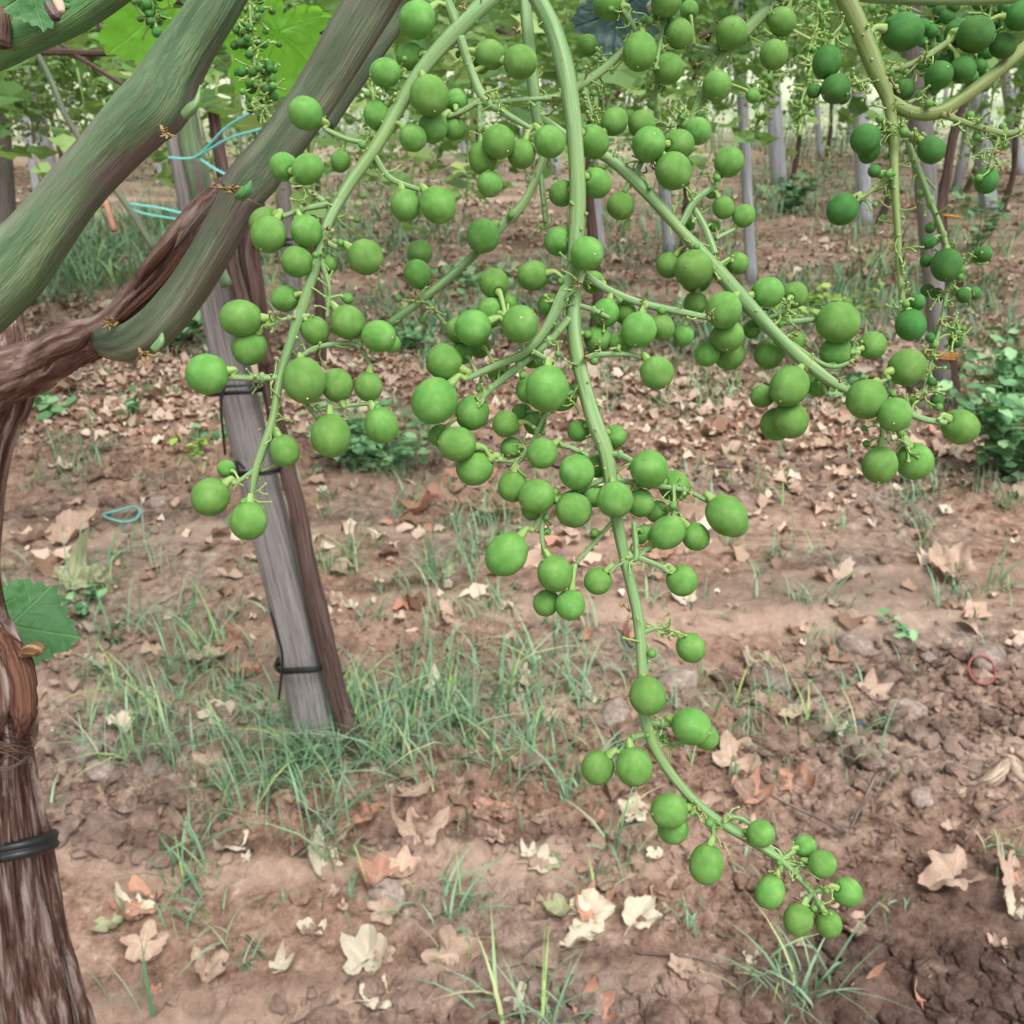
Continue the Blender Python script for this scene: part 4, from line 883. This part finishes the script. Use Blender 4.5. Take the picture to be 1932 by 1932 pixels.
def cluster(label, root, branches, berries, depth, skin='berry', stemmat='stem', stubs=40, crumbs=14, dj=14, smallr=None):
    """branches: list of rows (x,y,r,dz) with dz in picture units (+ away from the camera); berries: (x,y,r[,dz])"""
    e = empty("grape_cluster", tuple(P(root[0], root[1], depth)), label, "grape cluster", "clusters of unripe green grapes")
    W = lambda x, y, dz=0: P(x, y, depth + dz / F * depth)
    mb = MB(); S = []
    for br in branches:
        rows = [(b[0], b[1], b[2], b[3] if len(b) > 3 else 0) for b in br]
        X = [W(b[0], b[1], b[3]) for b in rows]; rr = [b[2] * random.uniform(.84, 1.02) / F * depth for b in rows]
        big = max(b[2] for b in rows)
        mb.add(*tube(X, rr, 22 if big > 9 else 10, 12, .045, 1.1, 55, int(rows[0][0])))
        c = crom(np.array(rows, float), 8)
        S.append(c)
        # swellings at the joints
        for b in rows[1:-1]:
            if big < 9 and random.random() < .4: mb.add(I2[0] * b[2] / F * depth * 1.15 * np.array([1, 1, 1.5]) + W(b[0], b[1], b[3]), I2[1], None, 0)
    S = np.vstack(S)
    B = []
    for b in berries:
        B.append([b[0], b[1], b[2], b[3] if len(b) > 3 else random.gauss(0, dj)])
    B = np.array(B, float)
    for it in range(30):   # push interpenetrating berries apart along the view axis only
        mv = 0
        for i in range(len(B)):
            for j in range(i + 1, len(B)):
                d2 = (B[i, 0] - B[j, 0]) ** 2 + (B[i, 1] - B[j, 1]) ** 2; s_ = (B[i, 2] + B[j, 2]) * .98
                if d2 >= s_ * s_: continue
                need = math.sqrt(s_ * s_ - d2); dz = B[j, 3] - B[i, 3]
                if abs(dz) < need:
                    sg = 1 if dz >= 0 else -1
                    k_ = (need - abs(dz)) / 2 * 1.02; B[i, 3] -= sg * k_; B[j, 3] += sg * k_; mv = 1
        # keep clear of the branches
        for i in range(len(B)):
            d2 = (S[:, 0] - B[i, 0]) ** 2 + (S[:, 1] - B[i, 1]) ** 2; s_ = (S[:, 2] + B[i, 2]) * .97; k_ = np.where(d2 < s_ * s_)[0]
            if len(k_):
                q = k_[np.argmin(d2[k_])]; need = math.sqrt(s_[q] ** 2 - d2[q]); dz = B[i, 3] - S[q, 3]
                if abs(dz) < need: B[i, 3] = S[q, 3] + (need if dz >= 0 else -need)
        if not mv: break
    ped = MB()
    for i, (x, y, r, dz) in enumerate(B):
        # attach to the nearest branch sample (prefer samples a bit upstream)
        dd = (S[:, 0] - x) ** 2 + (S[:, 1] - y) ** 2 + .5 * (S[:, 3] - dz) ** 2 + np.maximum(0, S[:, 1] - y + 10) ** 2 * .6
        dd = dd + np.maximum(0, (r + 16) ** 2 - dd) * 1.2
        q = int(np.argmin(dd)); a_ = W(S[q, 0], S[q, 1], S[q, 3]); c = W(x, y, dz); rw = r / F * depth
        dv = a_ - c; L = np.linalg.norm(dv); up = dv / L
        up = up * .8 + np.array([0, 0, .25]) + RM[:, 2] * -.05; up /= np.linalg.norm(up)
        o = bpy.data.objects.new("berry", BM[skin][i % 4]); COL.objects.link(o); o.parent = e; o.location = Vector(c - np.array(e.location))
        el = random.choice([1.0, 1.02, 1.05, 1.08, 1.14]); o.scale = (rw, rw * random.uniform(.98, 1.02), rw * el)
        o.rotation_euler = (Vector(up).to_track_quat('Z', 'Y') @ Matrix.Rotation(random.uniform(0, 6.28), 3, 'Z').to_quaternion()).to_euler()
        top = c + up * rw * el * .9; pr = max(2.4, min(5.2, r * .15)) / F * depth
        ctrl = (top + up * min(L * .35, rw * .6)); 
        ped.add(*tube([a_, a_ * .45 + ctrl * .55, ctrl, top], [pr * 1.25, pr, pr * 1.15, pr * 1.9], 8, 5, .05, 2, 100, i))
        ped.add(I2[0] * pr * 1.75 * np.array([1, 1, .8]) + top, I2[1], None, 0)
        if random.random() < .6: ped.add(I1[0] * pr * .5 + top + rng.normal(size=3) * pr * 1.5, I1[1], None, 0)
    # unfertilised pedicels, little green nubs
    for _ in range(int(stubs * 1.9)):
        q = random.randrange(len(S)); p = W(S[q, 0], S[q, 1], S[q, 3]); v = rng.normal(size=3)
        L = random.uniform(14, 42) / F * depth; r_ = random.uniform(1.2, 2.2) / F * depth; end_ = stub(ped, p, v, L, r_)
        if random.random() < .12: ped.add(I2[0] * random.uniform(5, 9) / F * depth + end_, I2[1], None, 1)
        if random.random() < .5: stub(ped, p + v / np.linalg.norm(v) * L * .5, rng.normal(size=3), L * .6, r_ * .8)
    cr = MB()
    for _ in range(crumbs):
        q = random.randrange(len(S)); p = W(S[q, 0], S[q, 1], S[q, 3]) + rng.normal(size=3) * (S[q, 2] + 5) / F * depth * .8
        for z_ in range(random.randint(1, 4)):
            v = rng.normal(size=3); L = random.uniform(5, 16) / F * depth; v /= np.linalg.norm(v)
            cr.add(*tube([p, p + v * L * .5 + rng.normal(size=3) * L * .3, p + v * L], [1.4 / F * depth, 2.4 / F * depth, .8 / F * depth], 5, 3, .3, 2, 400, z_))
    full = MB()
    for k_, src in enumerate((mb, ped, cr)):
        if src.n:
            full.add(np.concatenate(src.v), src.f, np.concatenate(src.t), k_)
            if k_ == 1: full.m[-len(src.m):] = [3 if q_ else 1 for q_ in src.m]
    full.build("stem", [M[stemmat], M['stem_yellow'], M['nub'], M['tiny_berry']], e)
    return e

# A: left cluster sweeping down left
A_br = [[(1010, -60, 18, 10), (940, -15, 18, 5), (870, 50, 17, 0), (790, 140, 14), (720, 260, 13), (655, 355, 12), (615, 430, 11), (590, 520, 10), (560, 610, 10), (530, 705, 9), (515, 790, 8), (483, 885, 7), (476, 930, 5), (470, 952, 4)],
 [(862, 45, 13), (845, 5, 10, -5), (830, -40, 9, -10)], [(483, 885, 6), (455, 905, 5), (436, 915, 4)], [(618, 385, 7), (570, 395, 6), (535, 408, 5)], [(612, 380, 6), (575, 355, 5, -5), (560, 345, 4, -8)],
 [(705, 290, 6), (735, 335, 6, 10), (790, 358, 5, 12)], [(690, 270, 6), (655, 262, 5, 6), (612, 243, 5, 8)], [(868, 70, 10, 0), (888, 130, 9, 8), (912, 185, 9, 14), (955, 215, 7, 16), (1003, 243, 5, 18)],
 [(912, 185, 7, 14), (875, 208, 6, 22), (845, 220, 5, 26)], [(905, 180, 6, 14), (905, 240, 5, 22), (908, 262, 4, 24)], [(925, 195, 6, 14), (960, 190, 5, 26), (1040, 185, 5, 40)],
 [(525, 712, 7), (495, 713, 7, -4), (430, 712, 6, -8)], [(585, 595, 5), (545, 600, 4, -8), (505, 615, 5, -10)], [(540, 700, 6, 4), (565, 745, 6, 8), (600, 790, 5, 10)],
 [(560, 680, 5, 6), (600, 655, 5, 10), (670, 650, 5, 14), (700, 690, 4, 14)], [(605, 490, 6, 4), (620, 540, 5, 10), (618, 600, 4, 12)], [(680, 645, 5, 14), (700, 625, 4, 12)], [(515, 790, 5), (520, 825, 4, 4)], [(602, 450, 6, 0), (640, 470, 5, 6)], [(780, 150, 5), (750, 140, 5, 4)], [(725, 235, 5), (745, 190, 4, 5)]]
A_be = [(787, 37, 33, -22), (727, 137, 26), (774, 107, 25, 25), (810, 180, 36, -35), (714, 217, 28, 20), (861, 190, 22, 40), (779, 260, 25, 10), (817, 240, 28, 18), (857, 240, 24, 35), (924, 103, 27, 10), (907, 120, 19, 40), (981, 117, 31, -6),
 (1037, 267, 29, 8), (941, 267, 31, -8), (911, 298, 27, 22), (984, 290, 27, 25), (924, 347, 24, 20), (764, 387, 28, 16), (826, 387, 33, 4), (689, 485, 33, -4), (577, 214, 31, -10), (536, 315, 27, 6), (580, 319, 27, -6), (643, 303, 19, 30),
 (500, 420, 28, 10), (507, 442, 32, -12), (578, 436, 29, -14), (561, 494, 29, -4), (618, 497, 20, 30), (538, 563, 25, 16), (455, 600, 34, -8), (471, 655, 33, 0), (391, 706, 38, -14), (594, 623, 27, 14), (656, 608, 32, 0), (714, 634, 30, -6), (738, 648, 18, 30),
 (574, 717, 39, -44), (636, 727, 31, 10), (695, 729, 27, 16), (624, 822, 38, -10), (719, 802, 32, 14), (537, 850, 27, 0), (398, 937, 36, -8), (469, 983, 34, -6), (427, 884, 17, 20), (656, 563, 11, 30)]
# berry (719,802) hangs off a central-cluster twig in the photo; keep it with a short twig of its own
A_br.append([(600, 775, 4, 10), (660, 765, 4, 14), (715, 760, 4, 14)])
cluster("leftmost cluster with a long pale stem sweeping down to the left, big green berries", (940, -15), A_br, A_be, .30, stubs=60, crumbs=26)
# B: central long cluster
B_br = [[(990, -50, 18), (1010, -10, 19), (1045, 60, 19), (1070, 150, 18), (1085, 270, 17), (1090, 380, 16), (1085, 480, 15), (1082, 570, 14), (1085, 640, 15), (1098, 710, 16), (1122, 795, 17), (1145, 860, 15), (1160, 960, 12), (1180, 1060, 11), (1203, 1160, 12), (1212, 1260, 13), (1216, 1350, 12), (1240, 1420, 11), (1290, 1490, 10), (1350, 1545, 10), (1420, 1588, 9), (1480, 1628, 8), (1532, 1682, 7)],
 [(1083, 500, 10, -8), (1060, 560, 11, -16), (1030, 620, 10, -20), (990, 665, 9, -20), (935, 690, 7, -18), (880, 715, 6, -14)], [(1075, 600, 8, -10), (1035, 645, 8, -8), (980, 690, 8, -4), (925, 735, 6, 0), (905, 760, 5, 0)],
 [(990, 665, 6, -20), (975, 630, 5, -30), (958, 612, 5, -34)], [(1000, 660, 6, -20), (1035, 680, 5, -24), (1045, 690, 5, -24)], [(1055, 570, 6, -18), (1090, 540, 5, -34), (1100, 515, 7, -36)], [(1105, 520, 9, 10), (1150, 548, 8, 16), (1210, 572, 8, 22), (1290, 590, 7, 26), (1340, 600, 6, 30)],
 [(1088, 690, 7, -8), (1115, 672, 6, -16), (1150, 668, 5, -16), (1195, 670, 5, -10), (1228, 682, 5, -6)], [(1088, 575, 5, -4), (1120, 585, 5, -10), (1150, 600, 4, -12)],
 [(1135, 858, 6), (1170, 858, 6, -10), (1196, 872, 6, -14)], [(1160, 905, 6), (1225, 915, 6, 8), (1290, 925, 5, 6), (1335, 945, 5, 0)], [(1185, 1045, 9), (1200, 1050, 7, -8), (1196, 985, 5, -14)], [(1200, 1050, 6, -6), (1245, 1068, 5, -8), (1262, 1080, 5, -8)], [(1192, 1048, 5, -6), (1160, 1070, 5, -10), (1150, 1082, 4, -10)], [(1200, 1045, 5, -4), (1235, 1030, 5, 0)],
 [(1155, 985, 5), (1120, 1025, 5, 4), (1085, 1065, 4, 6)], [(1150, 900, 6, 6), (1090, 925, 6, 10), (1040, 950, 6, 10), (1005, 1000, 5, 8)], [(1030, 955, 5, 10), (1022, 1000, 5, 10), (1026, 1045, 4, 8)], [(1110, 860, 5, 8), (1060, 840, 5, 14), (1000, 850, 6, 18), (970, 880, 5, 20)], [(1000, 850, 5, 18), (1020, 800, 5, 16), (1040, 765, 5, 14), (1070, 745, 5, 10), (1100, 735, 5, 5)],
 [(970, 870, 5, 20), (930, 868, 4, 22)], [(1270, 915, 5, 6), (1272, 950, 5, 2), (1270, 975, 5, 0)],
 [(1210, 1195, 6), (1245, 1185, 4, -4), (1275, 1200, 4, -6)], [(1216, 1362, 8), (1250, 1366, 6, -6), (1280, 1370, 5, -8)], [(1222, 1385, 7), (1195, 1392, 6, -8), (1168, 1420, 5, -10)], [(1230, 1410, 5), (1275, 1402, 4, 6), (1300, 1400, 4, 8)], [(1335, 1530, 5), (1310, 1535, 4, -6), (1296, 1540, 4, -6)], [(1345, 1540, 6), (1346, 1575, 5, -2), (1342, 1598, 5, -2)], [(1370, 1540, 5, -2), (1400, 1545, 5, -8), (1420, 1560, 4, -10)],
 [(1475, 1625, 5), (1470, 1645, 5, -2), (1462, 1662, 5, -2)], [(1480, 1628, 5), (1505, 1632, 4, -4), (1528, 1630, 4, -4)], [(1476, 1620, 5), (1490, 1612, 5, 2), (1500, 1605, 5, 4)], [(1532, 1682, 6), (1555, 1680, 5), (1572, 1680, 5)], [(1532, 1684, 6), (1522, 1700, 5), (1518, 1712, 5)], [(1534, 1684, 6), (1544, 1705, 5), (1550, 1718, 5)]]
B_be = [(905, 655, 22, 60), (1035, 575, 22, 60), (1180, 590, 22, 50), (1290, 632, 20, 50), (940, 700, 22, 50), (1092, 812, 22, 40), (985, 780, 20, 50), (1240, 965, 22, 50), (1130, 880, 22, 45), (1117, 267, 31, 40), (1124, 345, 28, 42), (1056, 455, 28, 34), (1061, 365, 25, 40), (1107, 478, 31, -48), (932, 535, 28, 10), (1006, 520, 29, 14), (927, 590, 28, 16), (893, 618, 33, -30), (867, 622, 26, 0), (981, 612, 34, -40), (958, 575, 20, 30), (1120, 533, 22, 45), (1143, 590, 26, 8), (1205, 622, 33, -20), (1249, 618, 24, 20), (1128, 640, 26, 30), (1172, 648, 22, 15),
 (839, 683, 34, -10), (870, 668, 21, 20), (820, 756, 42, -30), (891, 778, 32, 0), (863, 838, 33, 4), (830, 822, 22, 34), (896, 882, 35, 26), (955, 800, 25, 12), (1010, 798, 22, 24), (1023, 855, 29, 4), (965, 845, 21, 40), (1032, 733, 40, -44), (1000, 735, 27, 10), (1060, 748, 29, 12), (1005, 672, 22, 22), (1160, 823, 22, 34), (1239, 703, 31, -10),
 (1088, 891, 33, -12), (968, 918, 29, 14), (1013, 936, 32, -14), (1005, 963, 20, 26), (1082, 962, 33, -6), (1118, 935, 22, 26), (1160, 942, 33, -48), (1208, 948, 26, 8), (1225, 886, 35, -26), (1272, 917, 30, 26), (1370, 972, 36, -8), (1384, 986, 28, 30), (1259, 1005, 31, -10), (1312, 1012, 26, 12), (1216, 1010, 20, 26), (956, 1045, 38, -8), (1047, 1082, 33, -14), (1128, 1096, 26, -8), (1286, 1095, 30, -8), (1031, 1137, 25, 16), (1076, 1141, 28, 0),
 (1303, 1222, 27, -6), (1222, 1312, 34, -40), (1304, 1370, 34, -12), (1332, 1392, 24, 20), (1128, 1448, 31, -6), (1196, 1446, 34, -34), (1263, 1530, 33, -22), (1270, 1563, 29, 14), (1333, 1630, 32, -4), (1435, 1573, 25, -24), (1518, 1597, 22, 6), (1551, 1630, 26, -6), (1453, 1683, 27, -4), (1598, 1683, 27), (1506, 1735, 28, -4), (1563, 1743, 25, 4)]
cluster("long central cluster hanging to the lower right on a thick stem", (1010, -10), B_br, B_be, .32, stubs=120, crumbs=54)
# C: back stem with left twig and the big branch to the right
C_br = [[(985, -60, 13, 10), (990, 0, 13, 5), (1000, 100, 13), (1012, 215, 12), (1026, 290, 9), (990, 380, 9), (945, 428, 9), (880, 495, 8), (800, 562, 9), (735, 612, 8)], [(1020, 330, 6), (1028, 400, 6), (1032, 430, 5)],
 [(1012, 215, 9), (1075, 262, 10, -2), (1150, 300, 11, -6), (1210, 352, 12, -14), (1280, 430, 12, -20), (1345, 500, 13, -28), (1400, 562, 14, -30), (1465, 632, 14, -30), (1530, 692, 12, -26), (1600, 738, 9, -20), (1680, 765, 7, -16), (1740, 790, 6, -14), (1785, 798, 6, -14)],
 [(1310, 395, 7, -10), (1330, 430, 8, -16), (1350, 480, 8, -24)], [(1190, 340, 7, -10), (1178, 362, 5, -6)], [(1285, 425, 7, -20), (1310, 380, 7, -24), (1348, 350, 6, -26), (1356, 335, 5, -26)], [(1400, 560, 7, -28), (1440, 602, 7, -10), (1475, 608, 6, 0), (1545, 602, 5, 4)], [(1445, 602, 5, -8), (1480, 585, 5, -20), (1490, 570, 5, -22)],
 [(1480, 640, 6, -14), (1560, 690, 5, -6), (1610, 680, 4, 0), (1620, 660, 4, 0)], [(1620, 742, 5, -18), (1660, 722, 4, -14), (1680, 712, 4, -12)], [(1665, 800, 5, -14), (1664, 830, 5, -14), (1662, 848, 5, -14)], [(1690, 800, 5, -10), (1700, 825, 5, -10), (1712, 842, 5, -10)], [(1670, 762, 6, -10), (1680, 790, 5, -8), (1690, 805, 5, -8)], [(1385, 545, 6, -26), (1372, 610, 5, 10), (1372, 640, 4, 12)], [(1525, 690, 6, -20), (1500, 720, 5, -10), (1478, 760, 5, 4)],
 [(1545, 700, 5, -20), (1560, 745, 4, -10)], [(1355, 500, 6, -24), (1320, 540, 5, 4)], [(800, 562, 5), (830, 600, 4, 10), (850, 620, 4, 12)], [(800, 556, 4), (792, 540, 4, 4)], [(1195, 338, 7, -12), (1215, 300, 6, -18), (1240, 290, 5, -16)], [(1390, 430, 4, 0), (1350, 450, 5, -10)]]
C_be = [(912, 445, 31, -34), (792, 478, 24, 16), (787, 517, 25, 0), (1159, 230, 25, 0), (1211, 235, 26, 16), (1224, 273, 31, -16), (1280, 273, 28, 16), (1270, 322, 33, -40), (1171, 388, 26, 0), (1262, 500, 24, 14), (1309, 508, 35, -40), (1315, 522, 31, 6), (1366, 585, 33, -62), (1373, 633, 30, -14), (1311, 573, 22, 16), (1335, 667, 23, 18), (1376, 667, 30, 14), (1448, 552, 29, -22), (1498, 557, 25, 8), (1391, 497, 21, 18),
 (1581, 608, 38, -12), (1578, 665, 28, 18), (1645, 652, 26, 8), (1711, 693, 34, -10), (1451, 667, 28, 22), (1420, 620, 17, 24), (1635, 753, 36, -46), (1688, 782, 30, -52), (1812, 805, 33, -12), (1660, 877, 33, -14), (1725, 870, 35, -6), (1490, 728, 35, -56), (1438, 748, 22, 6), (1465, 800, 31, 14), (1492, 792, 32, -14), (1543, 728, 21, 22), (1498, 645, 21, 24), (1375, 306, 27, -34), (1365, 391, 20), (1403, 408, 21, -6), (1343, 362, 12), (1348, 427, 11), (1300, 423, 12)]
cluster("cluster whose pale branch crosses to the right behind the central stem", (990, -20), C_br, C_be, .345, stubs=85, crumbs=36)
# D: upper middle right, two stems
D_br = [[(1560, -60, 13), (1500, -30, 13), (1455, 10, 12), (1408, 58, 11), (1360, 110, 8), (1325, 180, 8), (1303, 230, 6), (1290, 300, 5)], [(1400, 65, 5), (1350, 90, 5, -5), (1310, 85, 4, -6)], [(1310, 215, 5), (1280, 235, 4, 6), (1245, 232, 4, 8), (1236, 190, 4, 6), (1240, 150, 4, 4)], [(1440, 25, 5), (1460, 60, 4, 8), (1470, 80, 4, 10)]]
D_be = [(1380, 63, 29, -20), (1475, 40, 25, 0), (1460, 103, 26, 8), (1352, 162, 27, -8), (1316, 247, 24, -6), (1420, 181, 13, 10), (1300, 20, 18, 16)]
cluster("small cluster high in the upper middle right with stem leaning left", (1500, -30), D_br, D_be, .37, stubs=50, crumbs=8)
E_br = [[(1330, -60, 10), (1275, -20, 9), (1235, 30, 8), (1200, 75, 9), (1145, 125, 9), (1100, 158, 10), (1060, 180, 7), (1000, 190, 6)], [(1205, 68, 6), (1190, 40, 6, -6), (1175, 18, 6, -10)], [(1265, 0, 5), (1250, 60, 5), (1240, 110, 5), (1236, 130, 5)], [(1150, 122, 4), (1125, 100, 4)], [(1100, 160, 5), (1115, 210, 4, 10), (1118, 225, 4, 14)]]
E_be = [(1109, 85, 19, 0), (1207, 97, 32, -30), (1260, 127, 29, 6), (1149, 8, 28, -6), (1257, 2, 28, -20), (1281, 63, 26, 0), (1265, 38, 20, 24), (1180, -40, 26, 0)]
cluster("short cluster at the top centre above the crossing branches", (1275, -20), E_br, E_be, .355, stubs=50, crumbs=10)
# F: right cluster
F_br = [[(1560, -70, 19), (1590, -15, 19), (1622, 55, 19), (1652, 130, 16), (1676, 190, 13), (1685, 260, 10), (1688, 340, 9), (1694, 440, 7), (1698, 520, 6), (1706, 588, 5)],
 [(1670, 130, 6), (1700, 128, 6), (1745, 108, 7), (1800, 72, 6)], [(1775, 215, 6, 2), (1840, 238, 7, 4), (1895, 252, 7, 5), (1940, 246, 6, 5)], [(1885, 262, 5, 4), (1872, 300, 4, 2), (1868, 318, 4)], [(1690, 325, 5), (1650, 355, 5, -4), (1615, 380, 4, -6)], [(1685, 240, 5), (1662, 245, 4)], [(1700, 230, 5, 5), (1722, 262, 5, 6), (1740, 272, 5, 6)], [(1590, 40, 4, 2), (1575, 70, 4, 4)], [(1640, 150, 4), (1605, 160, 4)], [(1712, 195, 5, 4), (1745, 180, 4, 8), (1760, 160, 4, 10)]]
F_be = [(1560, 117, 27, 4), (1577, 167, 27, -4), (1536, 172, 13, 10), (1592, 183, 12, 20), (1633, 262, 27, -6), (1650, 323, 12), (1590, 395, 28, -6), (1640, 285, 20, 18), (1757, 283, 24, 0), (1862, 341, 22), (1703, 60, 34, 10), (1840, 65, 33, -8), (1808, 62, 26, 20), (1892, 86, 23, 10), (1816, 131, 24, -2), (1771, 143, 25, 6), (1790, 118, 22, 26), (1718, 613, 28, -4), (1730, 570, 16, 24), (1925, 30, 26), (1705, 168, 20, 20)]
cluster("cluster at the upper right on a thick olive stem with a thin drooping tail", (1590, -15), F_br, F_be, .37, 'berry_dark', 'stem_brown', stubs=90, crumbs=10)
part("shoot", [(1676, 190, 14, .372), (1720, 212, 12, .371), (1770, 212, 13, .372), (1815, 185, 12, .374), (1870, 145, 12, .376), (1940, 85, 12, .38), (2040, 10, 12, .385)], M['stem_brown'], 14, 8, .03)
# G: thin cluster behind F
G_br = [[(1690, 150, 5), (1705, 240, 5), (1728, 310, 7), (1755, 380, 7), (1780, 445, 6), (1790, 500, 5), (1780, 590, 5), (1762, 660, 4), (1745, 730, 3), (1735, 755, 2)], [(1785, 520, 3), (1820, 500, 2), (1850, 485, 2)], [(1772, 560, 3), (1795, 545, 2), (1830, 552, 2)], [(1775, 600, 3), (1800, 625, 2), (1804, 638, 2)], [(1750, 700, 2), (1762, 740, 2)]]
G_be = [(1786, 500, 28, -8), (1854, 480, 15), (1748, 492, 12, 8), (1750, 548, 13), (1768, 556, 13, 10), (1818, 557, 13), (1838, 553, 12, 4), (1803, 643, 13), (1755, 637, 9), (1768, 755, 13), (1753, 457, 12, 12), (1755, 430, 10, 12), (1758, 720, 8), (1748, 462, 9, 14)]
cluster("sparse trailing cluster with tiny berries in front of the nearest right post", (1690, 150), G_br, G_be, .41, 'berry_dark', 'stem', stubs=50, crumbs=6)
# small dark flower clusters at the top left, in front of the bright leaf
def tiny(label, spine, nb, spread, depth, rU=(6, 10), skin='berry_dark', mat='stem_yellow'):
    br = [spine]; be = []
    for k_ in range(nb):
        t_ = random.random() * (len(spine) - 1); i_ = min(int(t_), len(spine) - 2); f_ = t_ - i_; x = spine[i_][0] * (1 - f_) + spine[i_ + 1][0] * f_; y = spine[i_][1] * (1 - f_) + spine[i_ + 1][1] * f_
        w_ = spread * (1 - .6 * t_ / (len(spine) - 1)); ex, ey = x + random.gauss(0, w_ * .55), y + random.gauss(0, 12) + 8
        if k_ % 3 == 0: br.append([(x, y, 1.8, 0), ((x + ex) / 2, (y + ey) / 2 - 4, 1.5, random.gauss(0, 8)), (ex, ey - 8, 1.2, random.gauss(0, 8))])
        be.append((ex, ey, random.uniform(*rU), random.gauss(0, 14)))
    return cluster(label, spine[0][:2], br, be, depth, skin, mat, stubs=int(nb * .8), crumbs=0)
tiny("small dark immature bunch in front of the bright leaf, between the two thick canes", [(470, -10, 4), (475, 60, 3.5), (480, 120, 3), (495, 165, 2.5), (505, 222, 2)], 44, 60, .55)
tiny("dark immature bunch at the top left edge of the bright leaf", [(290, -40, 4), (286, 0, 3), (290, 45, 2)], 24, 30, .55)
tiny("pale budding bunch hanging at the top, right of the small upper cluster", [(1545, -30, 3), (1540, 60, 3), (1528, 140, 2.5), (1510, 240, 2)], 44, 40, .62, (2.5, 5), 'berry')
tiny("fine budding bunch trailing down left of the olive stem", [(1500, -30, 3), (1480, 60, 2.5), (1450, 150, 2), (1425, 220, 2)], 34, 40, .66, (2.5, 5), 'berry')
tiny("small bunch with dark berries at the top right corner", [(1880, -30, 4), (1870, 20, 3), (1850, 90, 3), (1835, 150, 2)], 30, 50, .52, (8, 15))
tiny("dark green bunch between the olive stem and right corner", [(1770, -30, 4), (1760, 30, 3), (1765, 110, 3), (1755, 170, 2)], 30, 45, .56, (8, 16))
tiny("budding bunch behind the long left stem at the top", [(700, 140, 3), (705, 200, 3), (700, 260, 2)], 14, 26, .6, (3, 7))
tiny("pale fine bunch at the top right behind the level shoot", [(1690, -20, 3), (1670, 30, 2.5), (1640, 90, 2)], 26, 40, .62, (3, 6), 'berry')
